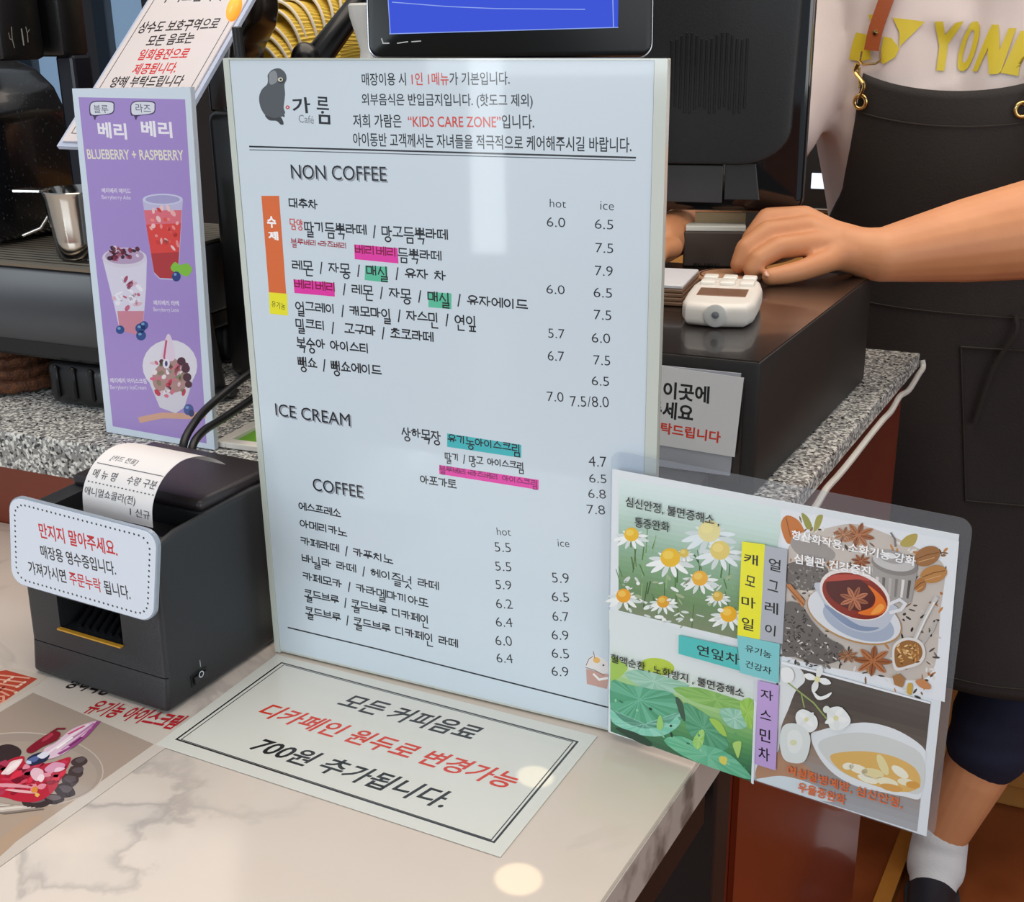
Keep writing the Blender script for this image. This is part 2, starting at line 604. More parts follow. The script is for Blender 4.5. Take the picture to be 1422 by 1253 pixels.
prism(bm, [p - UP * .040 for p in (ring[0] , ring[1], ring[1] + SD * .02, ring[0] + ED * .02)], UP * .0229)
bmesh.ops.bevel(bm, geom=[e for e in bm.edges if all(abs(v.co.z - ZG) < 1e-4 for v in e.verts)], offset=.0025, segments=2, profile=.5, affect='EDGES')
obj('countertop', bm, m_gran, gc, True)
m_brown = M('red_brown_panel', '#7c2f17', .3, coat=.3, var=(3, '#6b2611', 5, .3, .7))
ins = .012
c1i = C1 + ED * ins - SD.cross(UP).normalized() * ins * 0 - EX * ins
cbi = CB - EX * (ins + .004) - ED * .03
bm = B(); prism(bm, [Vector((p.x, p.y, 0.0)) for p in (G0 - EX * 1.28 + ED * ins, c1i, cbi, cbi - EX * 2.2)], UP * .8985)
prism(bm, [Vector((p.x, p.y, .89)) for p in (G0 - EX * 1.28 + ED * .03, c1i + SD * .02, cbi, cbi - EX * 2.2)], UP * .0325)
obj('cabinet_body', bm, m_brown, gc)
bm = B()
q0 = c1i + SD * .02; q1 = cbi - SD * .02; nside = Vector((SD.y, -SD.x, 0))
prism(bm, [Vector((p.x, p.y, .07)) for p in (q0 + nside * .0005, q1 + nside * .0005, q1 + nside * .006, q0 + nside * .006)], UP * .845)
obj('side_panel', bm, m_brown, gc)
bm = B()
prism(bm, [Vector((p.x, p.y, 0)) for p in (q1 + SD * .02 + nside * .006, q1 + SD * .40 + nside * .006, q1 + SD * .40 + nside * .031, q1 + SD * .02 + nside * .031)], UP * .03)
struct('trim_1', bm, M('light_wood', '#b5782f', .45, var=(12, '#9c6224', 4, .3, .7)))

# low wooden cabinet behind the cashier
w0 = on_z(1380, 1122, 0); w1 = on_z(1422, 1139, 0); wd = EX.copy(); w0 = w0 + ED * .015
WC = Pl(w0, wd, (0, 0, 1))
bc = thing('back_cabinet', 'orange brown wooden cabinet behind the leg of the cashier', 'cabinet', WC.at(.4, 0, -.2))
m_ply = M('orange_ply', '#b98242', .45, var=(7, '#a46c30', 5, .3, .7))
bm = B(); slab(bm, WC, -.95, 0, 1.2, .9, -.5, 0, .004); obj('body', bm, m_ply, bc)
for i in range(3):
    bm = B(); slab(bm, WC, -.92 + i * .71, .05, -.24 + i * .71, .87, .001, .016, .003)
    dr = obj('door', bm, m_ply, bc)
    bm = B(); tube(bm, [WC.at(-.30 + i * .71, .6, .016), WC.at(-.30 + i * .71, .6, .035), WC.at(-.30 + i * .71, .72, .035), WC.at(-.30 + i * .71, .72, .016)], .005)
    obj('handle', bm, M('steel', '#b8b8b8', .25, 1.0), dr, True)

ap = on_y(1137, 252, 2.42); AP = Pl(Vector((ap.x, ap.y, .9015)), wd, (0, 0, 1))
at_ = thing('back_appliance', 'black appliance with a small bright panel standing on the cabinet behind the cashier', 'appliance', AP.at(0, 0, -.1))
bm = B(); slab(bm, AP, -.10, 0, .16, .30, -.22, 0, .012, 3); obj('body', bm, M('black_metal', '#131313', .45), at_, True)
pz = AP.hit(1137, 252)[1]
bm = B(); slab(bm, AP, -.014, pz - .014, .026, pz + .016, .0005, .004, .001); obj('lit_panel', bm, M('lit_panel', '#dfeaf5', .2, emit=('#cfe4ff', .9)), at_)
bm = B(); slab(bm, AP, -.09, pz - .06, .15, pz - .05, .0005, .012, .003); obj('drip_lip', bm, M('dark_chrome', '#6f6660', .2, .9), at_)

# ------------------------------------------------------------------ marble counter
m0, m1 = on_z(966, 1062, ZT), on_z(834, 1253, ZT); MD = (m0 - m1).normalized()
GP = G0 + ED * (ins - .0005)
C2 = meet(Vector((GP.x, GP.y, ZT)), EX, m0, MD)
mc = thing('marble_counter', 'low pale marble topped counter in front with a black frame under its end', 'counter', (0, .75, 0))
m_marb = bpy.data.materials.new('marble'); m_marb.use_nodes = True
nt = m_marb.node_tree; b = nt.nodes['Principled BSDF']; tc = nt.nodes.new('ShaderNodeTexCoord')
n1 = nt.nodes.new('ShaderNodeTexNoise'); n1.inputs['Scale'].default_value = 3.2; n1.inputs['Detail'].default_value = 6; n1.inputs['Distortion'].default_value = 1.4
rp = nt.nodes.new('ShaderNodeValToRGB'); e = rp.color_ramp.elements
e[0].position = .40; e[0].color = lin('#cfc4ba') + (1,); e[1].position = .497; e[1].color = lin('#c9bfb6') + (1,)
q = e.new(.512); q.color = lin('#a8a09b') + (1,); q = e.new(.535); q.color = lin('#c4bbb3') + (1,); q = e.new(.7); q.color = lin('#d8cbbe') + (1,)
n2 = nt.nodes.new('ShaderNodeTexNoise'); n2.inputs['Scale'].default_value = 2.0; n2.inputs['Detail'].default_value = 3
r2 = nt.nodes.new('ShaderNodeValToRGB'); r2.color_ramp.elements[0].position = .42; r2.color_ramp.elements[1].position = .6
mx = nt.nodes.new('ShaderNodeMix'); mx.data_type = 'RGBA'
nt.links.new(tc.outputs['Object'], n1.inputs['Vector']); nt.links.new(tc.outputs['Object'], n2.inputs['Vector'])
nt.links.new(n1.outputs['Fac'], rp.inputs['Fac']); nt.links.new(n2.outputs['Fac'], r2.inputs['Fac'])
nt.links.new(r2.outputs['Color'], mx.inputs['Factor']); mx.inputs['A'].default_value = lin('#d3c7bb') + (1,)
nt.links.new(rp.outputs['Color'], mx.inputs['B']); nt.links.new(mx.outputs['Result'], b.inputs['Base Color'])
b.inputs['Roughness'].default_value = .14
bm = B(); prism(bm, [p - UP * .04 for p in (Vector((GP.x, GP.y, ZT)) - EX * 1.2, C2, C2 - MD * .62, Vector((GP.x, GP.y, ZT)) - EX * 1.2 - MD * .62)], UP * .04)
bmesh.ops.bevel(bm, geom=[e for e in bm.edges], offset=.0025, segments=2, profile=.5, affect='EDGES')
obj('countertop', bm, m_marb, mc, True)
mr = Vector((MD.y, -MD.x, 0))
bm = B(); prism(bm, [Vector((p.x, p.y, ZT - .0375)) for p in (C2 - MD * .003 + mr * .0002, C2 - MD * .617 + mr * .0002, C2 - MD * .617 + mr * .001, C2 - MD * .003 + mr * .001)], UP * .0345)
obj('edge_strip', bm, M('marble_edge', '#bdb7ae', .3, var=(26, '#77726c', 6, .48, .62)), mc)
m_blk = M('black_metal', '#131313', .45)
mr = Vector((MD.y, -MD.x, 0))
def leg_at(p, w=.05):
    bm = B(); slab(bm, Pl(Vector((p.x, p.y, 0)), EX, (0, 0, 1)), -w, 0, 0, ZT - .0405, -w, 0, .003)
    return bm
obj('leg', leg_at(C2 - MD * .06 - mr * .012), m_blk, mc)
obj('leg', leg_at(C2 - MD * .58 - mr * .012), m_blk, mc)
obj('leg', leg_at(C2 - MD * .06 - EX * 1.1), m_blk, mc)
obj('leg', leg_at(C2 - MD * .58 - EX * 1.1), m_blk, mc)
for nm, z in (('upper_rail', ZT - .1), ('lower_rail', .06)):
    bm = B()
    p = C2 - MD * .08 - mr * .04; q = C2 - MD * .6 - mr * .04
    prism(bm, [Vector((v.x, v.y, z)) for v in (p, q, q + mr * .025, p + mr * .025)], UP * .05)
    obj(nm, bm, m_blk, mc)
bm = B(); p = C2 - MD * .03 - mr * .035
prism(bm, [Vector((v.x, v.y, .02)) for v in (p - EX * .95, p, p + ED * .012, p - EX * .95 + ED * .012)], UP * (ZT - .065))
obj('back_panel', bm, m_blk, mc)

# ================================================================== menu board
bl_, br_ = on_z(383, 905, ZT + .001), on_z(887, 1027, ZT + .001)
BD = upright(bl_, br_)
mb = thing('menu_board', 'tall white acrylic price list stand with NON COFFEE and COFFEE drinks', 'menu board', BD.at(.163, 0, -.01))
m_acr = M('pale_acrylic', '#c9d0c6', .12, coat=.5, var=(6, '#d3d8cf', 2, .3, .7))
bm = B(); slab(bm, BD, -.0005, 0, .3305, .4755, -.006, -.0012, .0006, 1); obj('back_plate', bm, m_acr, mb)
bm = B(); slab(bm, BD, -.0005, .0, .0045, .4755, -.0012, .0004); obj('side_strip', bm, m_acr, mb)
bm = B(); slab(bm, BD, .3222, .0, .3305, .4755, -.0012, .0004); obj('side_strip', bm, m_acr, mb)
bm = B(); slab(bm, BD, .0045, .4745, .3222, .4755, -.0012, .0004); obj('top_strip', bm, m_acr, mb)
bm = B(); slab(bm, BD, .0, 0, .33, .006, -.09, -.0065, .001, 1); obj('foot_plate', bm, m_acr, mb)
P = Sheet(BD.moved(-.0003))
paper(P, [(.0048, .003), (.3218, .003), (.3218, .4742), (.0048, .4742)], '#d2dee6', .0006)
K, RED, DR = '#24272c', '#d3473a', '#a02436'
HB = .022
# notice at the head
P.text([('매장이용 시 ', K), ('1인 1메뉴', RED), ('가 기본입니다.', K)], (503, 119), (708, 118), 18, layer=4, bold=.012)
P.text('외부음식은 반입금지입니다. (핫도그 제외)', (503, 149), (740, 151), 20, K, layer=4, bold=.012)
P.text([('저희 가람은 ', K), (' “KIDS CARE ZONE”', RED), ('입니다.', K)], (491, 177), (742, 179), 19, layer=4, bold=.012)
P.text('아이동반 고객께서는 자녀들을 적극적으로 케어해주시길 바랍니다.', (491, 203), (877, 212), 20, K, layer=4, bold=.012)
P.line([(347, 203.5), (882, 219)], 2.6, K, layer=4); P.line([(347, 208), (882, 223)], 1.4, '#5a6068', layer=4)
# emblem: a grey upright stone figure and the shop's name
P.blob([(372, 104), (378, 97), (388, 95), (396, 101), (398, 110), (395, 118), (396, 130), (395, 140), (394, 150), (396, 157), (390, 163), (383, 166), (374, 164), (366, 157), (361, 146), (360, 134), (364, 124), (371, 117), (372, 110)], '#565b60', layer=5)
P.blob([(374, 103), (381, 98), (385, 104), (384, 114), (375, 117)], '#8d9296', layer=6)
P.ell(389.5, 110.5, 3.6, 3.0, 0, '#d7d4bd', layer=7); P.ell(390, 110.5, 1.5, 1.5, 0, K, layer=8)
P.blob([(368, 160), (380, 164), (390, 163), (394, 172), (390, 173), (384, 168), (374, 167)], '#3f4347', layer=6)
P.blob([(386, 112), (394, 109), (395, 114), (389, 116)], '#3b3f43', layer=6)
P.ell(399.5, 149, 2.8, 2.6, 0, '#c2433a', layer=6); P.ell(399.5, 149, 1.1, 1.0, 0, '#e8e8e8', layer=7)
P.ell(394, 161, 1.6, 1.6, 0, '#4a4e52', layer=7)
P.text('가', (407, 158), (432, 157), 22, K, bold=.02, layer=5)
P.text('르', (440, 152), (457, 153), 18, K, bold=.02, layer=5); P.text('ㅁ', (443, 172), (459, 173), 13, K, bold=.025, layer=5); P.ell(448, 156, 2, 2, 0, K, layer=5)
P.text('Café', (415, 170), (436, 172), 11, '#868d93', layer=5)
for t, a, b_, h in (('NON COFFEE', (405, 248), (537, 252), 20), ('ICE CREAM', (383, 577), (486.6, 592.5), 17), ('COFFEE', (435, 681), (504.5, 692), 17)):
    P.text(t, (a[0] + 2, a[1] + 2), (b_[0] + 2, b_[1] + 2), h, '#9aa1aa', layer=3)
    P.text(t, a, b_, h, K, layer=4)
# coloured tabs
P.poly([(363, 272), (387.6, 272), (397.5, 408), (373.5, 406)], '#e0703c', 3)
P.poly([(373.5, 406), (398.6, 408), (400, 438.5), (374.6, 435.6)], '#f2ea35', 3)
P.text('수', (371.5, 316), (384, 317), 16, '#ffffff', bold=.04, layer=4); P.text('제', (373, 333), (387, 334), 12, '#ffffff', bold=.04, layer=4)
P.text('유기농', (377, 426), (396, 431), 9, K, layer=4)
PK, TE, TL = '#e83fa9', '#5fc3a0', '#45b9bf'
for q, c in (([(492, 339.4), (552, 344.6), (553.5, 366), (492.7, 360)], PK), ([(507, 368.5), (538, 370.7), (538, 392.4), (506.5, 389)], TE),
             ([(407.5, 388), (464.5, 393), (465, 412), (409, 407)], PK), ([(595, 405.4), (627, 407.6), (627, 429.5), (595, 426.6)], TE),
             ([(621, 602), (724, 618), (724, 636), (621, 620.6)], TL), ([(610, 645.8), (748, 666.6), (748, 680.4), (610, 658.4)], PK)):
    P.poly(q, c, 3)
HA = dict(style='hand', w=.17, layer=5)
P.text('대추차', (401.5, 287), (441, 290), 11.5, K, **HA)
P.text('담양', (402.6, 312), (420.5, 314), 8.5, RED, **HA)
P.text('딸기듬뿍라떼 / 망고듬뿍라떼', (423, 320), (622, 332), 12, K, **HA)
P.text('블루베리+라즈베리', (404, 338), (482, 345), 7, DR, **HA)
P.text([('베리베리', '#8c1048'), ('듬뿍라떼', K)], (493, 351), (613, 361), 11, **HA)
P.text('레몬 / 자몽 / 매실 / 유자 차', (406, 373), (619, 389), 11.5, K, **HA)
P.text([('베리베리', '#8c1048'), (' / 레몬 / 자몽 / 매실 / 유자에이드', K)], (409, 399), (733, 430), 11.5, **HA)
P.text('얼그레이 / 캐모마일 / 자스민 / 연잎', (410.5, 430), (662, 452), 11.5, K, **HA)
P.text('밀크티 /  고구마 / 초코라떼', (411, 454), (602, 474), 11.5, K, **HA)
P.text('복숭아 아이스티', (412.5, 480), (513, 490), 11.5, K, **HA)
P.text('뺑쇼 / 뺑쇼에이드', (414, 507), (530, 521), 11.5, K, **HA)
P.text('상하목장', (558, 604), (612, 611), 10.5, K, **HA)
P.text('유기농아이스크림', (622, 612.5), (723, 628), 9.5, K, **HA)
P.text('딸기 / 망고 아이스크림', (618, 637), (728, 652), 8.5, K, **HA)
P.text('블루베리+라즈베리 아이스크림', (610, 653), (747, 675), 7, '#7a0f50', **HA)
P.text('아포가토', (583.5, 670), (634, 678), 10, K, **HA)
for t, a, b_ in (('에스프레소', (415, 707), (473.5, 718)), ('아메리카노', (416.5, 731), (482, 745)), ('카페라떼 / 카푸치노', (418, 755), (546, 783)),
                 ('바닐라 라떼 / 헤이즐넛 라떼', (419.5, 779), (609.5, 819)), ('카페모카 / 카라멜마끼아또', (421, 804), (595, 843)),
                 ('콜드브루 / 콜드브루 디카페인', (423, 828), (596, 866)), ('콜드브루 / 콜드브루 디카페인 라떼', (424.3, 852), (636, 899))):
    P.text(t, a, b_, 9.5, K, **HA)
for t, x0, y0, x1, y1 in (('hot', 763.5, 276, 786, 288), ('ice', 833.5, 279, 852.5, 291.5), ('6.0', 759.4, 301, 785, 315), ('6.5', 826, 304, 851.6, 318),
                          ('7.5', 827, 337, 851.6, 351), ('7.9', 826.4, 368.5, 851, 383), ('6.0', 759, 395, 784.4, 408), ('6.5', 824.5, 399, 850, 413),
                          ('7.5', 825, 430, 849, 444), ('5.7', 761.6, 456, 784.4, 469.5), ('6.0', 822, 462, 847.6, 476), ('6.7', 761, 487, 784, 501),
                          ('7.5', 824.5, 493, 847.6, 507), ('6.5', 822, 522, 846, 535.5), ('7.0', 760, 543.5, 783, 557.5), ('7.5/8.0', 792.5, 548, 846, 565),
                          ('4.7', 818, 633, 843, 648), ('6.5', 818.6, 658, 842.5, 670.5), ('6.8', 817.4, 679, 841.8, 692), ('7.8', 815.7, 700.8, 840.8, 714),
                          ('hot', 690.6, 732.6, 710, 743.5), ('ice', 775, 749, 791, 759.5), ('5.5', 687.8, 753, 710, 766.5), ('5.5', 688.5, 780, 710.7, 793),
                          ('5.9', 689, 805.5, 711, 818.5), ('6.2', 689.7, 831.5, 712.5, 845), ('6.4', 689.5, 857, 712.5, 870.5), ('6.0', 689, 882.6, 712, 896.5),
                          ('6.4', 690.5, 907.4, 713, 920.5), ('5.9', 767.4, 795, 791, 809.5), ('6.5', 767, 822, 791, 835.5), ('6.7', 768, 849, 791, 862.5),
                          ('6.9', 767, 875, 790.6, 888.5), ('6.5', 767, 900.5, 791, 914), ('6.9', 767, 925.5, 790.6, 939)):
    P.text(t, (x0, y1 - .4), (x1, y1 + .9), (y1 - y0) * (.86 if '/' in t else .95), K, layer=5, bold=-.008)
P.line([(400.5, 871.7), (520, 900.5), (680, 941), (848, 983.5), (882, 993)], 2.0, '#2c3038', layer=4)
# small drawing of an animal in a paper bag
P.poly([(814, 929), (846, 937), (843, 957), (815, 950)], '#c99f93', 4)
P.blob([(813, 927), (817, 914), (824, 910), (832, 912), (842, 918), (847, 930), (838, 936), (825, 930)], '#e8e4e2', 5)
P.ell(828.5, 917, 5, 4, 20, '#eebb6a', 6); P.ell(838, 924, 1.3, 1.3, 0, '#51423f', 7)
P.line([(813.5, 927), (826, 931), (839, 938)], .9, '#6b5b57', 7); P.line([(825, 937), (832, 944), (843, 942)], 3, '#f3f1ef', 6)
P.line([(814, 924), (818, 915), (823, 912)], .9, '#6b5b57', 7); P.line([(824, 905), (826, 914)], .9, '#8a6b5d', 7)
P.make('printed_sheet', mb, ink('glossy_print', .28, .5, .04))

# ================================================================== laminated notice on the marble
LV = Pl(Vector((0, 0, ZT + .0008)), (1, 0, 0), (0, 1, 0))
nt_ = thing('counter_notice', 'laminated notice lying on the marble with a double line border and red middle line', 'notice', on_z(530, 1050, ZT))
P = Sheet(LV)
cs = [LV.hit(*p) for p in ((384, 909), (216, 1034), (695, 1190.5), (829.5, 1022.5))]
paper(P, cs, '#d6d7d0', .0003)
for w, ins_ in ((2.2, 0), (1.1, 5.5)):
    c_ = [(391, 920.6), (802, 1030.4), (686, 1170), (245, 1027)]
    cx_ = sum(p[0] for p in c_) / 4; cy_ = sum(p[1] for p in c_) / 4
    k = 1 - ins_ / 230
    P.line([(cx_ + (x - cx_) * k, cy_ + (y - cy_) * k) for x, y in c_], w, '#2b2b2d', 2, closed=True)
P.text('모든 커피음료', (463.5, 980), (650, 1029), 17 * 1.25, '#242426', bold=.02, layer=3, lean=.28)
P.text('디카페인 원두로 변경가능', (351, 992.5), (703, 1097), 17.5 * 1.25, '#cf3b2a', bold=.02, layer=3, lean=.28)
P.text('700원 추가됩니다.', (340.5, 1041), (610, 1124), 19 * 1.25, '#242426', bold=.02, layer=3, lean=.28)
P.make('printed_sheet', nt_, ink('laminated_print', .25, .6, .03))

# ================================================================== dessert sheets on the marble
ds = thing('dessert_sheet', 'laminated dessert photo sheet with red berry sundae lying before the printer', 'menu sheet', on_z(60, 1080, ZT))
P = Sheet(LV.moved(-.0004))
TLc, TRc, BRc = LV.hit(74, 938), LV.hit(262, 1015), LV.hit(0, 1203)
ex_ = Vector((TRc[0] - TLc[0], TRc[1] - TLc[1], 0)); dn = Vector((BRc[0] - TRc[0], BRc[1] - TRc[1], 0))
A_ = Vector((TLc[0], TLc[1], 0)); kk = 1.12
pts = [A_, A_ + ex_, A_ + ex_ + dn * kk, A_ + dn * kk]
paper(P, [(p.x, p.y) for p in pts], '#cdc4ba', .0001)
def dq(u0, v0, u1, v1):
    return [((A_ + ex_ * u + dn * v).x, (A_ + ex_ * u + dn * v).y) for u, v in ((u0, v0), (u1, v0), (u1, v1), (u0, v1))]
P.add(dq(.04, .15, .93, 1.06), [[0, 1, 2, 3]], '#a8988b', 2)
P.add(dq(.04, .55, .93, 1.06), [[0, 1, 2, 3]], '#ad9a8a', 3)
P.text('유기농 아이스크림', (112, 990), (236, 1014), 20, '#b3202a', bold=.03, layer=6, lean=.15)
P.text('상하목장', (86, 955), (146, 967), 17, '#2b1f22', bold=.03, layer=6, lean=.15)
P.k = 9; P.ell(35, 1069, 109, 52, 2, '#c4b7ac', 4, 40); P.ell(35, 1069, 107.5, 50.5, 2, '#a2948a', 5, 40)
P.ell(35, 1074, 100, 44, 2, '#a99b90', 6, 40)
rnd = random.Random(3)
_lk = [0]
def lump(cx, cy, rx, ry, rot, col, j=.22, n=9, m=4, cyc=0):
    lay = None
    if cyc:
        _lk[0] += 1; lay = P.k + 1 + _lk[0] % cyc
    r = math.radians(rot)
    P.blob([(cx + a * math.cos(r) - b_ * math.sin(r), cy + a * math.sin(r) + b_ * math.cos(r)) for a, b_ in [(rx * math.cos(t) * rnd.uniform(1 - j, 1 + j), ry * math.sin(t) * rnd.uniform(1 - j, 1 + j)) for t in [k * math.tau / n for k in range(n)]]], col, lay, m)
P.blob([(-40, 1052), (0, 1036), (18, 1035), (30, 1044), (20, 1056), (-20, 1066)], '#3a2c2e', None)
for x, y, rx, ry, ro in ((110, 1058, 11, 7, -15), (106, 1072, 12, 8, -10), (96, 1084, 13, 9, 0), (90, 1098, 15, 10, 5), (72, 1110, 16, 8, 5), (48, 1114, 18, 8, 0)):
    lump(x, y, rx, ry, ro, rnd.choice(['#463837', '#554848', '#3b2e2f'])); lump(x + 2, y - 2, rx * .6, ry * .5, ro, rnd.choice(['#6b5f62', '#5c5054']))
P.blob([(-40, 1076), (0, 1063), (17, 1054), (33, 1051), (38, 1062), (70, 1060), (97, 1052), (95, 1064), (85, 1080), (76, 1098), (55, 1113), (28, 1114), (6, 1108), (-40, 1100)], '#b8243a', None)
for i in range(70):
    u = rnd.random(); x = -10 + 98 * u; y = 1060 + rnd.uniform(0, 46) * (1 - .35 * u)
    lump(x, y, rnd.uniform(4, 11), rnd.uniform(1.6, 4.5), rnd.uniform(-50, 12), rnd.choice(['#d64a60', '#8e1a2e', '#c73450', '#a31f36', '#e08da0', '#71152a', '#d9324a', '#b03a58']), .3, 7, 3, 12)
P.k += 13
lump(17, 1066, 18, 6, -38, '#ecd3d6'); lump(20, 1064, 12, 3, -38, '#f6e9ea'); lump(52, 1076, 9, 9, 0, '#e6bccb'); lump(57, 1081, 5, 5, 0, '#f1dbe2'); lump(76, 1067, 13, 6, -15, '#d99ab8'); lump(82, 1070, 7, 3, -15, '#ecc9da')
lump(14, 1092, 30, 2.6, 4, '#df9aa6'); lump(30, 1100, 22, 2, 6, '#e7b3bb'); lump(48, 1098, 4, 5, 20, '#dc8f3d'); lump(52, 1105, 3, 3, 0, '#e8b45a')
P.blob([(136, 1003), (128, 1015), (110, 1032), (88, 1048), (66, 1055), (61, 1042), (78, 1032), (98, 1015), (122, 1005)], '#dfc3d6', None)
for q, w, c in (([(136, 1004), (120, 1022), (102, 1037), (84, 1047)], 3.2, '#9a4a88'), ([(130, 1006), (112, 1019), (92, 1032)], 1.8, '#b877a8'), ([(122, 1008), (100, 1022), (82, 1036), (68, 1046)], 2.2, '#f1e3ec'),
                ([(126, 1012), (106, 1028), (86, 1042)], 1.4, '#c58ab6'), ([(116, 1010), (96, 1020)], 2.0, '#d24f7e'), ([(112, 1026), (98, 1036)], 2.4, '#7a2f68'), ([(100, 1026), (80, 1040)], 1.5, '#ffffff')):
    P.line(q, w, c, None)
P.blob([(37, 1042), (56, 1027), (74, 1017), (84, 1019), (80, 1028), (60, 1038), (44, 1047)], '#84192b', None); P.line([(72, 1018), (80, 1013), (89, 1013)], 2.2, '#7d1c2c', None); lump(66, 1025, 10, 2.4, -35, '#b13a4e')
lump(52, 1055, 19, 7, -18, '#272c4a'); lump(46, 1056, 9, 3.5, -18, '#5a6aa0'); lump(60, 1050, 8, 4, -18, '#dfe1ee'); lump(40, 1060, 4, 2.5, 0, '#c9d2ea')
for i in range(10):
    P.line([(-30 + i * 4, 1122 + i), (6 + i * 6, 1119 + i * .6)], 1.4, rnd.choice(['#d9d2ca', '#8c8078', '#c1b6ac']), None)
P.blob([(-20, 1186), (20, 1150), (46, 1134), (58, 1136), (40, 1152), (-6, 1194)], '#b39a84', 6)
P.make('printed_sheet', ds, ink('laminated_print'))

d2 = thing('photo_sheet', 'laminated sheet with a red patterned picture at the left edge of the marble', 'menu sheet', on_z(10, 950, ZT))
P = Sheet(LV.moved(-.0007))
paper(P, [LV.hit(*p) for p in ((-70, 935), (12, 926), (66, 938), (-20, 1010))], '#cbbfb2', .00005)
P.poly([(-60, 940), (9, 931), (52, 943), (-10, 985)], '#b8452f', 2)
for i in range(7):
    y = 936 + i * 6
    P.line([(-40 + i * 2, y + 4), (-10 + i * 3, y + 1), (40 - i * 7, y + 6)], 1.6, '#e3a58c', 3)
for i in range(12):
    P.ell(-10 + (i * 17) % 46, 940 + (i * 7) % 24, 3, 1.5, -20, '#e9c9b4' if i % 3 else '#7e2417', 4, 8)
P.make('printed_sheet', d2, ink('laminated_print'))

# ================================================================== herb tea card taped to the board
k0, k1 = on_z(848, 1018, .836), on_z(1287, 1162, .836)
KP = upright(k0, k1)
tk = thing('tea_card', 'laminated herb tea card with four pictures taped to the side of the price board', 'card', KP.at(.02, 0, -.001))
bm = B(); plate(bm, KP, rrect(-.0035, -.0012, .2325, .2190, .008), -.0011, -.0006); obj('clear_pouch', bm, film('clear_film', '#f3f5f8', .93, .06), tk)
P = Sheet(KP)
paper(P, [(-.002, 0), (.2278, 0), (.2258, .2085), (-.002, .2060)], '#e3e9ec', .0005)
rnd = random.Random(11)
def mixc(a, b, t):
    a = [int(a[i:i + 2], 16) for i in (1, 3, 5)]; b = [int(b[i:i + 2], 16) for i in (1, 3, 5)]
    return '#%02x%02x%02x' % tuple(int(x + (y - x) * t) for x, y in zip(a, b))
def clipquad(q, u, v):
    """point inside a quad at fractions u (across) and v (down)"""
    (ax, ay), (bx, by), (cx, cy), (dx, dy) = q
    return ((ax * (1 - u) + bx * u) * (1 - v) + (dx * (1 - u) + cx * u) * v, (ay * (1 - u) + by * u) * (1 - v) + (dy * (1 - u) + cy * u) * v)
def bands(q, cols, n, layer):
    for i in range(n):
        t = i / (n - 1) * (len(cols) - 1); j = min(int(t), len(cols) - 2)
        P.poly([clipquad(q, 0, i / n), clipquad(q, 1, i / n), clipquad(q, 1, (i + 1) / n), clipquad(q, 0, (i + 1) / n)], mixc(cols[j], cols[j + 1], t - j), layer)
# --- chamomile
Q1 = [(859, 664), (1084, 706), (1020, 893), (859, 848)]
bands([(859, 664), (1088, 706), (1060, 896), (859, 848)], ['#dcebe8', '#cfe4dc', '#b4cfc0', '#94b79c', '#7fa57c', '#6f8f63', '#7d8b6c'], 26, 2)
for i in range(55):
    u, v = rnd.random(), rnd.uniform(.42, .98); x, y = clipquad(Q1, u * .98, v); h = rnd.uniform(10, 34)
    if y - h < 735: continue
    P.line([(x, min(y, 846 + (x - 859) * .28)), (x + rnd.uniform(-6, 6), y - h)], rnd.uniform(1, 2.4), rnd.choice(['#4f7d44', '#6c9c58', '#3f6438', '#8db37a', '#57763f']), 3)
def daisy(cx, cy, r, pc='#f6f8f6', yc='#eebd2b', droop=.5, k=11):
    for i in range(k):
        t = math.tau * i / k + .2; ux, uy = math.cos(t), math.sin(t) * .55 + droop * .35
        P.blob([(cx, cy), (cx + ux * r * .7 - uy * r * .16, cy + uy * r * .7 + ux * r * .12), (cx + ux * r * 1.15, cy + uy * r * 1.15), (cx + ux * r * .7 + uy * r * .16, cy + uy * r * .7 - ux * r * .12)], pc if i % 3 else mixc(pc, '#c3cfcc', .5), 6 + (i % 2), 3)
    P.ell(cx, cy - r * .12, r * .46, r * .44, 0, yc, 8); P.ell(cx - r * .1, cy - r * .24, r * .25, r * .2, 0, mixc(yc, '#fff0a0', .4), 9)
daisy(985, 742, 34, '#e4eef0', '#e9de9c', .6); daisy(1000, 768, 30, '#e9f0f1', '#e6cf74')
daisy(877, 745, 22); daisy(931, 778, 30); daisy(972, 806, 24, '#eef2f0', '#eeb23a'); daisy(866, 830, 22, '#f2f4f0', '#eea529')
daisy(921, 838, 19, '#f0f3ef', '#e2a32b'); daisy(1012, 856, 25, '#f5f7f3', '#f0b21f'); daisy(997, 830, 16, '#eef2ee', '#d6b14a'); daisy(950, 770, 14, '#e4ebe8', '#dcbf5a')
for i in range(46):
    x = rnd.uniform(864, 1015); y = rnd.uniform(800, 848 + (x - 859) * .27)
    P.ell(x, y, rnd.uniform(2, 7), rnd.uniform(1, 3), rnd.uniform(-60, 60), rnd.choice(['#f2f5f2', '#d7dfd9', '#e9eeea', '#a4b48f']), 10, 8)
P.poly([(846, 847), (859, 849.5), (1026, 897), (1026, 905), (944, 881), (944, 900), (846, 874)], '#dfe6e6', 11)
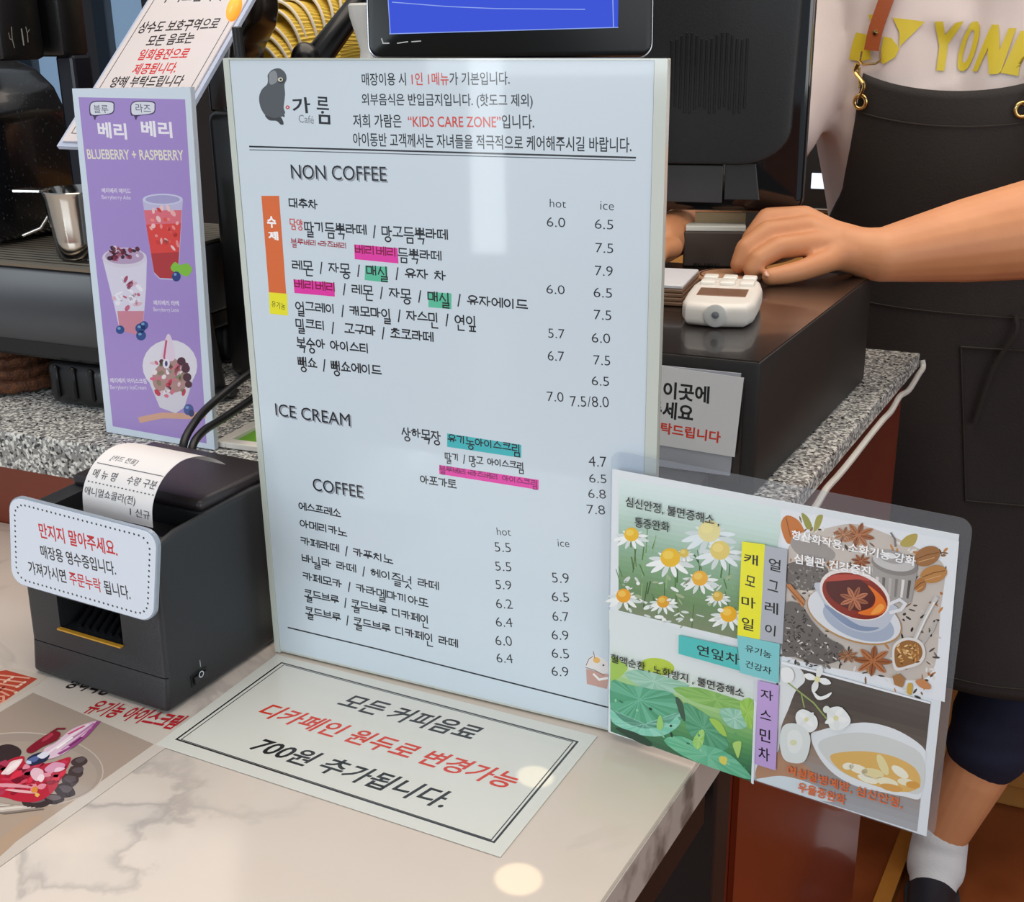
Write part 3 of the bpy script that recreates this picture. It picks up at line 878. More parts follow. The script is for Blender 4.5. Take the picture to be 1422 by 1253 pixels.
# --- lotus leaves
Q2 = [(848, 908), (1047, 974), (1043.6, 1086), (848, 1016)]
bands([(846.5, 868), (1048, 926), (1044, 1086), (848, 1016)], ['#dfe6e6', '#dfe7e6', '#d3e2d4', '#9cc97e', '#6aa866', '#4c8a5c', '#3f6a4e'], 22, 12)
def leaf(pts, c, rib=None, n=9, ctr=None):
    q = [Vector((p[0], p[1], 0)) for p in pts]; m_ = len(q); out = []
    for i in range(m_):
        p0, p1, p2, p3 = q[i - 1], q[i], q[(i + 1) % m_], q[(i + 2) % m_]
        for k in range(3):
            t = k / 3; v = 0.5 * ((2 * p1) + (p2 - p0) * t + (2 * p0 - 5 * p1 + 4 * p2 - p3) * t * t + (3 * p1 - p0 - 3 * p2 + p3) * t ** 3); out.append((v.x, v.y))
    cx, cy = ctr or (sum(p[0] for p in pts) / len(pts), sum(p[1] for p in pts) / len(pts))
    P.poly(out, c)
    if rib:
        P.k += 1; lay = P.k; P.k += 1
        for i in range(len(out)):
            (x0, y0), (x1, y1) = out[i], out[(i + 1) % len(out)]
            t = (.12, .45, .0, .3, .6, .2, .38)[i % 7]
            P.poly([(cx, cy), (x0, y0), (x1, y1)], mixc(c, rib, t), lay)
            if i % 3 == 0: P.line([(cx, cy), (cx + (x0 - cx) * .9, cy + (y0 - cy) * .9)], .7, mixc(c, rib, .8), lay + 1)
        P.k += 1
P.k = 14; P.ell(913, 926, 24, 12, 8, '#b9cf49', 13)
leaf([(849, 912), (862, 918), (872, 926), (866, 936), (850, 945)], '#a6c85c')
leaf([(868, 935), (890, 930), (925, 940), (958, 952), (935, 962), (905, 960), (880, 948)], '#8dbfa6', '#b8dcc8')
leaf([(935, 956), (970, 955), (1005, 965), (1040, 978), (1046, 990), (1005, 985), (965, 975)], '#7db35a', '#a4cf7a')
leaf([(849, 946), (870, 950), (905, 957), (934, 963), (946, 985), (935, 1000), (912, 1012), (880, 1006), (862, 1000), (849, 990)], '#4d9a74', '#86cdb0', ctr=(888, 972))
leaf([(849, 985), (868, 1003), (900, 1012), (930, 1004), (946, 988), (944, 1006), (920, 1022), (885, 1020), (866, 1012), (850, 1002)], '#7cc8ad', '#a9e0cb')
leaf([(950, 976), (970, 985), (990, 1000), (1005, 1020), (1012, 1038), (995, 1042), (972, 1030), (957, 1018), (950, 998)], '#4a946d', '#79bf9a')
leaf([(1000, 985), (1022, 984), (1040, 992), (1036, 1010), (1020, 1012), (1006, 1002)], '#87c3a6', '#c2e4d3')
leaf([(1028, 975), (1046, 972), (1045, 1012), (1034, 1000)], '#92c64f', '#b6dc7c')
leaf([(985, 998), (1000, 1002), (1010, 1022), (1000, 1018)], '#a4cc5a')
leaf([(922, 1028), (945, 1022), (970, 1032), (1005, 1042), (1030, 1062), (1043, 1082), (1000, 1070), (950, 1050)], '#62b58c', '#8fd4b0')
leaf([(855, 1010), (885, 1018), (905, 1032), (900, 1036), (870, 1022)], '#2f4a3c')
leaf([(938, 968), (948, 976), (952, 1000), (946, 996)], '#3d5a4a')
leaf([(962, 1030), (972, 1014), (979, 1016), (976, 1034), (968, 1040)], '#8ecb62', '#c2e49a'); leaf([(912, 1008), (917, 992), (922, 1006), (918, 1014)], '#9ccf74')
leaf([(1018, 1032), (1030, 1030), (1026, 1052), (1022, 1046)], '#b4d978'); leaf([(1000, 1050), (1010, 1052), (1008, 1062), (1000, 1058)], '#e1d768')
for i in range(14):
    u, v = rnd.random(), rnd.uniform(.45, 1); x, y = clipquad(Q2, u, v)
    P.ell(x, y, rnd.uniform(1.5, 5), rnd.uniform(.8, 2), rnd.uniform(0, 90), rnd.choice(['#274033', '#8fd0a8', '#3b7357', '#c3e07e', '#5aa37c']), P.k + 1, 7)
P.k += 2
P.poly([(1047.8, 972), (1051.5, 974), (1047, 1089), (1043.4, 1087)], '#eef3f7', None)
# --- spiced tea
P.k = max(P.k, 24)
Q3 = [(1088, 712), (1318, 764), (1293, 975), (1086, 918)]
P.poly([(1084, 706), (1332, 752), (1312, 975), (1086, 918)], '#e9edf0', 15)
P.blob([(1092, 770), (1110, 745), (1150, 733), (1190, 728), (1240, 745), (1290, 770), (1312, 790), (1306, 850), (1298, 925), (1270, 945), (1200, 935), (1130, 922), (1090, 905), (1088, 840)], '#cbc1b7', 16)
for i in range(300):
    u, v = rnd.random(), rnd.random(); x, y = clipquad(Q3, u, v)
    d = abs(u - .5) + abs(v - .52)
    left = (u < .45 and v > .5) or (u > .72 and .42 < v < .72)
    P.ell(x, y, rnd.uniform(2, 6), rnd.uniform(1, 2.2), rnd.uniform(0, 180), rnd.choice(['#3b3835', '#55504b', '#26241f', '#77706a', '#cfc8bf'] if left else ['#c98a4f', '#8a6a4c', '#e4e0da', '#6e5a48', '#b0703c', '#d9cfc2', '#4c443d']), 17, 7)
P.blob([(1084.5, 730), (1092, 716), (1108, 722), (1117, 738), (1110, 748), (1094, 755)], '#c9793c', 18); P.line([(1092, 720), (1098, 745)], 1.2, '#8a4c20', 19)
P.blob([(1113, 713), (1122, 718), (1128, 732), (1120, 734)], '#9b9a4d', 18); P.blob([(1134, 718), (1143, 716), (1138, 732), (1130, 738)], '#a8a356', 18)
P.blob([(1250, 755), (1260, 744), (1274, 742), (1270, 756), (1258, 760)], '#b9a65a', 18)
P.blob([(1098, 752), (1112, 740), (1135, 748), (1160, 768), (1150, 780), (1120, 775), (1104, 766)], '#a19a95', 19); P.blob([(1106, 742), (1118, 740), (1128, 748), (1114, 752)], '#e9e7e4', 20)
P.blob([(1092, 785), (1120, 780), (1150, 790), (1140, 815), (1115, 820), (1094, 812)], '#6f6964', 18)
for i in range(60):
    P.ell(rnd.uniform(1094, 1145), rnd.uniform(785, 820), 2, 1.1, rnd.uniform(0, 180), rnd.choice(['#3c3733', '#a59f99', '#8a837d']), 19, 6)
def anise(cx, cy, r, c, c2, n=8, sq=.75, rot=15):
    lay = P.k + 1; P.k += 4
    for i in range(n):
        t = math.tau * i / n + math.radians(rot); ux, uy = math.cos(t), math.sin(t) * sq
        P.blob([(cx, cy), (cx + ux * r * .55 - uy * r * .2, cy + uy * r * .55 + ux * r * .16), (cx + ux * r, cy + uy * r), (cx + ux * r * .55 + uy * r * .2, cy + uy * r * .55 - ux * r * .16)], c if i % 2 else mixc(c, '#5a2a14', .3), lay + i % 2, 3)
        P.line([(cx + ux * r * .2, cy + uy * r * .2), (cx + ux * r * .85, cy + uy * r * .85)], .9, c2, lay + 2)
anise(1192, 743, 24, '#b97a52', '#71402a'); anise(1172, 742, 15, '#c4906c', '#7d5238'); anise(1196, 779, 14, '#b06a3e', '#5f3218')
for cx, cy, rx, ry, ro, c in ((1288, 772, 19, 13, -25, '#a3744a'), (1297, 797, 19, 12, -15, '#bd8850'), (1278, 812, 8, 10, 20, '#b27a48')):
    P.ell(cx, cy, rx, ry, ro, c, None); P.line([(cx - rx * .8, cy + 4), (cx, cy - 2), (cx + rx * .8, cy - 5)], 1, '#70492a'); P.line([(cx - rx * .6, cy + 8), (cx + rx * .5, cy + 2)], 1, '#d9ac78')
# lidded tin jar
P.poly([(1212, 785), (1274, 794), (1266, 836), (1240, 838), (1214, 820)], '#a7a29d', None)
for i in range(6):
    P.poly([(1217 + i * 9, 800 + i), (1221 + i * 9, 801 + i), (1220 + i * 8.4, 826 + i), (1217 + i * 8.4, 825 + i)], ['#d9d6d2', '#6d6966', '#bdb8b4', '#87827e', '#e6e4e1', '#5b5754'][i], None)
P.ell(1243, 783, 33, 15, 12, '#8d8884', None); P.ell(1242, 779, 30, 13, 12, '#c9c6c3', None); P.ell(1240, 773, 20, 9, 12, '#a6a29f', None); P.ell(1236, 771, 9, 4, 12, '#e9e8e6', None)
P.line([(1244, 758), (1243, 748), (1238, 740)], 2.2, '#7d7874')
# saucer and cup
P.ell(1187, 855, 69, 35, 20, '#b98f5c', None, 36); P.ell(1187, 854, 67.5, 33.5, 20, '#dfe2e6', None, 36); P.ell(1193, 862, 52, 24, 20, '#aab6c8', None, 36)
P.blob([(1138, 808), (1142, 832), (1158, 855), (1180, 872), (1205, 878), (1228, 872), (1240, 856), (1240, 838)], '#c3c9d4', None)
P.blob([(1145, 838), (1160, 856), (1182, 871), (1205, 876), (1222, 871), (1195, 868), (1168, 852)], '#8797b3', None)
P.line([(1236, 838), (1250, 832), (1258, 838), (1252, 846), (1238, 850)], 4.2, '#e6e6e8')
P.ell(1188, 825, 51, 33, 22, '#efe6e0', None, 36); P.ell(1188, 827, 47.5, 29.5, 22, '#8a2a1c', None, 36)
P.blob([(1150, 806), (1178, 798), (1206, 812), (1216, 832), (1200, 848), (1172, 842), (1152, 826)], '#541a18', None)
P.blob([(1206, 812), (1224, 826), (1232, 842), (1224, 852), (1206, 854), (1192, 850), (1212, 842), (1216, 828)], '#e8762a', None)
P.blob([(1222, 838), (1229, 842), (1222, 850), (1210, 852)], '#f6a24a', None)
P.blob([(1146, 806), (1160, 798), (1190, 798), (1210, 806), (1190, 804), (1164, 806)], '#b9493c', None)
anise(1187, 831, 21, '#c27a58', '#6b3220', 8, .85, 20)
# cinnamon, spoon, star anise, bits in front
P.poly([(1092, 812), (1098, 810), (1119, 834), (1115, 843)], '#c27f4c', None); P.line([(1094, 814), (1117, 839)], 1.3, '#7d4a26')
P.blob([(1088, 842), (1110, 838), (1128, 862), (1150, 885), (1172, 898), (1168, 915), (1140, 922), (1105, 912), (1087, 905)], '#6b6663', None)
for i in range(190):
    x = rnd.uniform(1090, 1168); y = rnd.uniform(845, 918 + (x - 1088) * .2)
    if ((x - 1187) / 69) ** 2 + ((y - 852) / 42) ** 2 < 1: continue
    P.line([(x, y), (x + rnd.uniform(-4, 4), y + rnd.uniform(-3, 3))], 1.5, rnd.choice(['#2c2a28', '#4a4644', '#8d8883', '#dedad5', '#3a3634']), P.k + 1 + i % 5)
P.k += 6; P.line([(1272, 886), (1285, 858), (1297, 836), (1301, 830)], 5, '#cfcbc6'); P.line([(1273, 886), (1286, 858), (1298, 836)], 1.6, '#f1efec'); P.line([(1282, 893), (1296, 874), (1301, 862)], 3, '#bdb8b2')
P.blob([(1240, 902), (1246, 890), (1262, 884), (1280, 890), (1286, 906), (1280, 920), (1262, 927), (1243, 929)], '#e3dfda', None); P.blob([(1243, 903), (1249, 893), (1262, 888), (1277, 893), (1282, 906), (1276, 917), (1262, 923), (1246, 925)], '#9a6b3c', None)
for i in range(44):
    P.ell(1262 + rnd.uniform(-15, 15), 907 + rnd.uniform(-13, 13), 3.4, 1.2, rnd.uniform(0, 180), rnd.choice(['#d3a05f', '#6f4724', '#b98147', '#ecc98e']), P.k + 1 + i % 5, 6)
P.k += 6
anise(1213, 917, 27, '#b9764c', '#6a3a20', 8, .8, 5); anise(1178, 910, 15, '#b0805e', '#6d4a35', 8, .7, 20)
P.poly([(1240, 938), (1250, 934), (1258, 942), (1254, 954), (1243, 950)], '#a97a4c', None); P.blob([(1272, 945), (1282, 942), (1292, 950), (1292, 956), (1280, 954)], '#c98a5a', None); P.blob([(1262, 948), (1268, 950), (1266, 964), (1260, 960)], '#cfa84e', None)
P.poly([(1086, 917), (1293, 974), (1293, 976.5), (1086, 920.5)], '#eef2f5', None)
# --- jasmine tea
P.k = max(P.k, 30)
Q4 = [(1084.7, 922), (1292.6, 976), (1273.6, 1155), (1047.8, 1083)]
bands(Q4, ['#615a54', '#57504b', '#6a5f57', '#8a7768', '#a08c7c', '#9f9c9b', '#a9abae'], 18, 20)
P.blob([(1084.7, 922), (1110, 928), (1118, 945), (1105, 960), (1095, 985), (1085, 1010), (1080, 1045), (1060, 1050), (1078, 1000)], '#e6e9e8', 21)
P.blob([(1060, 1050), (1085, 1045), (1115, 1060), (1130, 1078), (1100, 1085), (1070, 1083), (1049, 1078)], '#b98f72', 21)
P.blob([(1062, 1080), (1090, 1078), (1130, 1090), (1160, 1112), (1130, 1110), (1090, 1096), (1052, 1084)], '#d8e4e8', 22)
P.blob([(1126, 1022), (1140, 1014), (1175, 1006), (1210, 1004), (1250, 1016), (1285, 1042), (1281, 1070), (1279, 1108), (1255, 1106), (1225, 1100), (1190, 1092), (1160, 1076), (1138, 1052)], '#e6ebec', 23)
P.blob([(1136, 1034), (1165, 1020), (1205, 1018), (1250, 1030), (1282, 1052), (1280, 1100), (1250, 1098), (1200, 1086), (1160, 1066)], '#d6d9d5', 24)
P.blob([(1153, 1050), (1175, 1044), (1210, 1044), (1245, 1052), (1272, 1068), (1278, 1090), (1260, 1100), (1225, 1094), (1190, 1082), (1165, 1068)], '#e2b76a', 25)
for cx, cy, rx, ry, ro in ((1192, 1068, 14, 6, 20), (1226, 1062, 6, 16, -25), (1212, 1074, 16, 7, 10), (1250, 1072, 14, 6, 35), (1205, 1082, 15, 5, 20), (1232, 1086, 16, 6, 15), (1258, 1086, 12, 5, 10), (1178, 1064, 8, 5, 0)):
    P.ell(cx, cy, rx, ry, ro, rnd.choice(['#efe9c8', '#f3efd9', '#e9dca4']), 26, 12)
P.ell(1238, 1094, 16, 5, 12, '#dca65a', 27); P.ell(1268, 1090, 10, 5, 10, '#dba04c', 27)
P.line([(1093, 947), (1112, 962), (1130, 976), (1148, 998)], 2.2, '#9db06a', 28); P.line([(1113, 964), (1117, 982)], 1.6, '#9db06a', 28)
def petals(cx, cy, r, n, c, rot=0):
    lay = P.k + 1; P.k += 2
    for i in range(n):
        t = math.tau * i / n + rot
        P.blob([(cx, cy), (cx + r * .6 * math.cos(t - .4), cy + r * .6 * math.sin(t - .4)), (cx + r * math.cos(t), cy + r * math.sin(t)), (cx + r * .6 * math.cos(t + .4), cy + r * .6 * math.sin(t + .4))], mixc(c, '#d3d9d0', .35 * (i % 2)), lay + i % 2, 4)
    P.ell(cx, cy, r * .22, r * .22, 0, '#e6e0a8', None, 10)
petals(1136, 942, 20, 4, '#f4f6f3', .3); P.blob([(1086, 928), (1098, 926), (1104, 936), (1100, 946), (1088, 945)], '#f0f2f0', None); P.blob([(1108, 988), (1118, 984), (1134, 994), (1136, 1008), (1126, 1016), (1112, 1010), (1106, 998)], '#eef1ee', None); petals(1121, 998, 14, 4, '#f5f7f4', .8); P.blob([(1150, 986), (1166, 980), (1178, 990), (1182, 1002), (1170, 1012), (1154, 1010)], '#eef1ee', None); petals(1162, 996, 17, 5, '#f6f7f4', .2); P.blob([(1090, 1006), (1108, 1004), (1124, 1016), (1126, 1034), (1118, 1056), (1100, 1058), (1088, 1050), (1084, 1026)], '#dfe5e1', None); P.blob([(1096, 1016), (1110, 1014), (1116, 1030), (1108, 1044), (1096, 1040)], '#e9eeea', None); P.ell(1103, 1030, 5, 4, 0, '#dfe0b8', None); P.ell(1149, 984, 5, 5, 0, '#e6ebe2', None)
P.blob([(1128, 955), (1140, 966), (1156, 960), (1150, 968), (1136, 970)], '#f3f5f2', None)
# --- tabs
TB = P.k + 2
P.text('항산화작용, 소화기능 강화', (1100, 748), (1272, 786), 14, '#ffffff', bold=.02, layer=TB + 1)
P.text('심혈관 건강증진', (1104, 781), (1210, 800), 14, '#ffffff', bold=.02, layer=TB + 1)
P.text('여성질병예방, 심신안정,', (1094, 1075), (1253.5, 1123), 15, '#e2713f', bold=.02, layer=TB + 1)
P.text('우울증완화', (1109, 1098), (1175, 1117), 14, '#e2713f', bold=.02, layer=TB + 1)
P.poly([(1032, 751), (1063.5, 755), (1056.4, 887), (1025.3, 880.7)], '#f3ee35', TB); P.poly([(1063.5, 756), (1095, 762.4), (1088, 893), (1056.4, 887)], '#b3b7bf', TB)
P.poly([(944, 880.7), (1025, 898.4), (1029, 930.5), (943.6, 906.7)], '#4fc1bd', TB); P.poly([(1025, 880.7), (1084, 893), (1082.6, 947.6), (1028.5, 933)], '#80cdd0', TB)
P.poly([(1053.5, 943.7), (1083, 950.6), (1078.5, 1068.7), (1049.5, 1059.8)], '#c3a6dc', TB)
kt = dict(layer=TB + 1, bold=.012, col='#1f2125')
for t, x0, y0, x1, y1 in (('캐', 1034, 768.6, 1053.7, 783), ('모', 1036, 798.7, 1049.5, 813), ('마', 1031, 828, 1050.6, 843), ('일', 1031, 857, 1047.5, 874),
                          ('얼', 1068, 775, 1085, 792), ('그', 1067, 805, 1081.7, 820), ('레', 1063, 835, 1081.7, 851), ('이', 1063, 866, 1077.6, 881),
                          ('자', 1057.4, 957, 1075, 971), ('스', 1057, 985, 1072, 998), ('민', 1056, 1011, 1071, 1029), ('차', 1054.5, 1037, 1070, 1055)):
    P.text(t, (x0, y1 - 2), (x1, y1 + 2), (y1 - y0) * 1.0, **kt)
P.text('심신안정, 불면증해소 ,', (870, 703), (1000, 731), 15, **kt); P.text('통증완화', (883, 731), (931, 738.5), 14, **kt)
P.text('연잎차', (969, 908), (1028, 923), 15, **kt)
P.text('유기농', (1036, 903), (1072, 914), 10, **kt); P.text('건강차', (1036, 925), (1072, 936), 10, **kt)
P.text('혈액순환 , 노화방지 , 불면증해소', (849.7, 919), (1034, 969), 13, **kt)
P.make('printed_sheet', tk, ink('card_print', .3, .35, .1))

# ================================================================== berry poster in its stand
q0, q1 = on_z(148, 600, ZG + .001), on_z(298, 625, ZG + .001)
QP = upright(q0, q1)
bp = thing('berry_poster', 'tall narrow purple berry drink poster in a white edged acrylic stand', 'poster stand', QP.at(.07, 0, -.01))
pc = [QP.hit(*p) for p in ((148, 600), (298, 625), (264, 121), (100, 123))]
m_wacr = M('white_acrylic', '#cfdbe8', .12, coat=.6)
bm = B(); prism(bm, [QP.at(a, b, -.006) for a, b in pc], QP.n * .004); obj('stand_plate', bm, m_wacr, bp)
bm = B(); slab(bm, QP, .002, 0, .09, .004, -.07, -.006, .001); obj('foot_plate', bm, m_wacr, bp)
P = Sheet(QP)
paper(P, pc, '#d6e2ee', .0018)
P.poly([(109, 135), (257, 138), (287, 616), (156.6, 592)], '#a88fd0', 2)
for x in (126, 183):
    P.blob([(x, 143), (x + 8, 140), (x + 30, 141), (x + 33, 148), (x + 30, 158), (x + 10, 161), (x + 6, 167), (x + 3, 161), (x - 1, 160), (x - 2, 150)], '#4b3f63', 3)
    P.blob([(x + 1, 144), (x + 9, 141.5), (x + 29, 142.5), (x + 31.5, 148), (x + 29, 156.5), (x + 10, 159.5), (x + 1, 158.5), (x - .5, 150)], '#dfe3ec', 4)
P.text('블루', (131, 157), (151, 157), 11, '#40405c', layer=5); P.text('라즈', (189, 156), (210, 157), 12, '#40405c', layer=5)
P.text('베리', (137, 191), (177, 194), 22, '#f4f1f8', bold=.03, layer=5); P.text('베리', (197, 189), (240, 192), 22, '#f4f1f8', bold=.03, layer=5)
P.text('BLUEBERRY + RASPBERRY', (122, 221), (256, 223), 14, '#e9e4d4', bold=.02, layer=5)
for x, y, t in ((142, 268, '베리베리 에이드'), (214, 424, '베리베리 라떼'), (154, 532, '베리베리 아이스크림')):
    w_ = 38 if 'ㄹ' not in t else 50
    P.text(t, (x, y), (x + len(t) * 5, y + 1), 7, '#e6e0f0', layer=5, bold=.02)
    P.text({'에': 'Berryberry Ade', '라': 'Berryberry Latte', '아': 'Berryberry IceCream'}[t[5]], (x, y + 10), (x + len(t) * 5, y + 11), 7, '#e6e0f0', layer=5)
# tall red drink
P.poly([(198, 278), (254, 278), (248, 380), (240, 389), (222, 388), (214, 380)], '#c3bfe0', 4); P.ell(226, 277, 28, 8, 0, '#cfd0ea', 5); P.ell(226, 277, 24, 6, 0, '#a9a3d0', 6)
P.poly([(200, 292), (252.5, 292), (247, 380), (240, 387), (222, 386), (214, 378)], '#e2707e', 6); P.poly([(203, 312), (251.5, 310), (247, 380), (240, 387), (222, 386), (214, 378)], '#e0453f', 7)
P.poly([(210, 352), (249, 350), (247, 380), (240, 387), (222, 386), (214, 378)], '#b5363a', 8)
for i in range(26):
    P.ell(rnd.uniform(206, 247), rnd.uniform(288, 345), rnd.uniform(2, 6), rnd.uniform(1.5, 3.5), rnd.uniform(0, 90), rnd.choice(['#ef8f8c', '#f0b3b3', '#e65a50', '#d33b38', '#f2c8c8']), 9, 7)
P.blob([(237, 372), (243, 364), (250, 368), (260, 366), (267, 374), (260, 384), (250, 380), (242, 378)], '#86c440', 10); P.ell(245, 384, 6, 7, 0, '#27407e', 11); P.ell(243.5, 381, 2, 2, 0, '#7f9bd4', 12)
# layered cup
P.poly([(143, 362), (204, 360), (203, 400), (198, 462), (192, 466), (166, 458), (160, 430)], '#ddd9ea', 4)
P.ell(173, 358, 31, 14, 0, '#d9d2e2', 5); P.ell(173, 356, 27, 11, 0, '#b79fc0', 6)
for i in range(30):
    P.ell(173 + rnd.uniform(-20, 20), 353 + rnd.uniform(-9, 7), rnd.uniform(2, 5), rnd.uniform(1.5, 3.5), rnd.uniform(0, 90), rnd.choice(['#5b2338', '#87334e', '#e6d6e2', '#3a1d33', '#b45a78']), 7, 7)
for i in range(26):
    P.ell(rnd.uniform(158, 198), rnd.uniform(384, 430), rnd.uniform(2, 7), rnd.uniform(1.5, 4), rnd.uniform(0, 180), rnd.choice(['#f0edf6', '#c66b86', '#a64868', '#ebe6f2', '#e0b8c8']), 8, 7)
P.poly([(163, 432), (200, 432), (198, 462), (192, 466), (166, 458)], '#d08a9c', 7)
for x, y, r in ((167, 458, 6), (195, 456, 7), (200, 452, 6), (196, 466, 7)):
    P.ell(x, y, r, r, 0, '#31518f', 10, 14); P.ell(x - 1.5, y - 2, 2.4, 2, 0, '#7aa3cc', 11, 8)
# sundae cup
P.ell(236, 508, 38, 36, 0, '#e4e0ea', 4); P.poly([(206, 528), (268, 528), (256, 566), (244, 574), (222, 566)], '#d9d6e2', 5); P.blob([(224, 498), (230, 470), (235, 464), (240, 476), (242, 500)], '#e6d3e6', 7)
P.blob([(212, 520), (222, 506), (230, 494), (246, 500), (256, 510), (262, 522), (256, 540), (236, 546), (216, 540)], '#b08a86', 6)
for i in range(48):
    P.ell(236 + rnd.uniform(-24, 26), 522 + rnd.uniform(-20, 28), rnd.uniform(2, 6), rnd.uniform(1.5, 4), rnd.uniform(0, 180), rnd.choice(['#c23c58', '#e4c4cf', '#7d8a6c', '#8f7f6a', '#d97088', '#5a2a3c', '#efe3ea']), 8, 7)
for x, y, r in ((252, 502, 6), (258, 512, 6), (260, 524, 6), (262, 534, 5)):
    P.ell(x, y, r, r, 0, '#4b2238', 9, 12)
P.line([(231, 474), (228, 496), (232, 508)], 3, '#c0536f', 9); P.ell(231, 505, 5, 7, 0, '#e9e5f2', 10, 12); P.ell(231, 505, 2, 4, 0, '#3a3f74', 11, 10)
P.line([(196, 583), (225, 577), (260, 578), (282, 576)], 8, '#d9a890', 4); P.ell(262, 569, 7, 8, 0, '#41599c', 6, 12); P.ell(266, 574, 4, 5, 0, '#2c3a70', 7, 10); P.ell(260, 566, 2.5, 2, 0, '#86a0d0', 8, 8)
P.make('printed_sheet', bp, ink('poster_print', .25, .8, .08))

# ================================================================== notice leaning further back
nz0 = on_y(262, 126, 1.22); nz0.z -= .06
NB = Pl(on_y(134, 122, 1.24), EX, UP * math.cos(.86) + ED * math.sin(.86))
nb = thing('water_notice', 'white notice with black and red lines leaning back behind the purple poster', 'notice', NB.at(.06, -.05, -.01))
P = Sheet(NB)
hb = [NB.hit(*p) for p in ((134, 122), (264, 124), (328, 0), (203, 0))]
W_ = hb[1][0] - hb[0][0]
rect = [(-.002, -.07), (W_ + .006, -.07), (W_ + .006, .148), (-.002, .148)]
bm = B(); prism(bm, [NB.at(a, b, -.006) for a, b in ((-.007, -.075), (W_ + .011, -.075), (W_ + .011, .152), (-.007, .152))], NB.n * .004)
obj('acrylic_plate', bm, M('blue_tint_acrylic', '#b9c3d8', .1, coat=.6), nb)
bm = B(); prism(bm, [NB.at(.01, -.07, -.007), NB.at(W_ - .01, -.07, -.007), NB.at(W_ - .01, .05, -.007), NB.at(.01, .05, -.007)], Vector((0, 0, -.004)) + ED * .004)
hold = NB.at(W_ / 2, .02, -.012)
tube(bm, [hold, Vector((hold.x + .02, hold.y + .05, ZG + .010))], .006); ball(bm, Vector((hold.x + .02, hold.y + .05, ZG + .0068)), .02, 1, 1, .3)
obj('support', bm, M('dark_plastic', '#1a1a1c', .4), nb)
paper(P, rect, '#d7cfcf', .0015)
P.line2([(.004, -.06), (.004, .143), (W_, .143), (W_, -.06)], .0009, '#3a3a3e', 2, closed=True)
kt = dict(bold=.02, layer=3)
for t, c, a, b_, h in (('부탁드립니다.', '#2a2528', (222, 4), (312, 1), 16), ('상수도 보호구역으로', '#2a2528', (189, 47), (300, 41), 15), ('모든 음료는', '#2a2528', (201, 65), (266, 60), 14),
                       ('일회용잔으로', '#c8262c', (189, 84), (258, 82), 14), ('제공됩니다.', '#c8262c', (181, 104), (242, 102), 14), ('양해 부탁드립니다', '#2a2528', (150, 122), (250, 120), 14)):
    P.text(t, a, b_, h, c, **kt)
P.make('printed_sheet', nb, ink('poster_print'))

# ================================================================== receipt printer
p0, p1 = on_z(44, 938, ZT + .0015), on_z(233, 993, ZT + .0015)
p0 = p1 + Matrix.Rotation(math.radians(-2.0), 3, 'Z') @ (p0 - p1) * 1.03
PR = upright(p0, p1); PW_ = (p1 - p0).length; PD = -PR.n
pr = thing('receipt_printer', 'black receipt printer standing on the marble beside the price board', 'printer', PR.at(PW_ / 2, 0, -.09))
m_prn = M('printer_plastic', '#26282b', .42, bump=(700, .12))
m_prd = M('printer_dark', '#08080a', .5)
def prn_profile(bm, a0, a1, prof):
    prism(bm, [PR.at(a0, z, -d) for d, z in prof], PR.ex * (a1 - a0))
bm = B(); prn_profile(bm, 0, PW_, [(0, 0), (.004, .03), (.007, .131), (.013, .138), (.03, .142), (.08, .1435), (.12, .1445), (.160, .142), (.165, .13), (.165, 0)])
bmesh.ops.bevel(bm, geom=[e for e in bm.edges if e.calc_face_angle(0) > .5], offset=.005, segments=3, profile=.5, affect='EDGES', clamp_overlap=True)
def boolean(bm, cutters):
    me = bpy.data.meshes.new('t'); bm.to_mesh(me); bm.free(); o = bpy.data.objects.new('t', me); COL.objects.link(o); tmp = [o]
    for cb in cutters:
        cm = bpy.data.meshes.new('c'); cb.to_mesh(cm); cb.free(); co = bpy.data.objects.new('c', cm); COL.objects.link(co); tmp.append(co)
        md = o.modifiers.new('b', 'BOOLEAN'); md.operation = 'DIFFERENCE'; md.object = co; md.solver = 'EXACT'
    bpy.context.view_layer.update()
    dg = bpy.context.evaluated_depsgraph_get()
    nm = bpy.data.meshes.new_from_object(o.evaluated_get(dg))
    out = B(); out.from_mesh(nm)
    for t in tmp:
        m = t.data; bpy.data.objects.remove(t); bpy.data.meshes.remove(m)
    bpy.data.meshes.remove(nm)
    return out
f0 = PR.hit(72, 838); f1_ = PR.hit(166, 905)
c1_ = B(); slab(c1_, PR, f0[0], f1_[1] + .002, f1_[0], f0[1] + .004, -.04, .02)
c2_ = B(); slab(c2_, PR, .022, .128, PW_ - .004, .17, -.06, -.020)
c3_ = B(); slab(c3_, PR, -.01, .028, PW_ + .02, .0288, -.0062, .02)
bm = boolean(bm, [c1_, c2_, c3_])
obj('body', bm, m_prn, pr, True)
bm = B(); slab(bm, PR, .004, .142, PW_ - .004, .1525, -.158, -.062, .005, 3); obj('top_cover', bm, M('cover_plastic', '#2a2426', .35, bump=(700, .1)), pr, True)
bm = B(); slab(bm, PR, f0[0], f1_[1] + .002, f1_[0], f1_[1] + .0032, -.0045, -.001); obj('slot_edge', bm, M('yellow_strip', '#c9952f', .4), pr)
bm = B(); slab(bm, PR, .02, .1285, PW_ - .012, .1295, -.058, -.021); obj('paper_well', bm, m_prd, pr)
bm = B()
for i in range(7):
    a = f0[0] + .004 + i * (f1_[0] - f0[0] - .01) / 7
    tube(bm, [PR.at(a, f1_[1] + .004, -.03), PR.at(a + .006, f1_[1] + .012, -.03), PR.at(a + .009, f1_[1] + .004, -.012)], .0025)
obj('cable_loop', bm, M('cable_black', '#151518', .4), pr, True)
sw = PR.ex
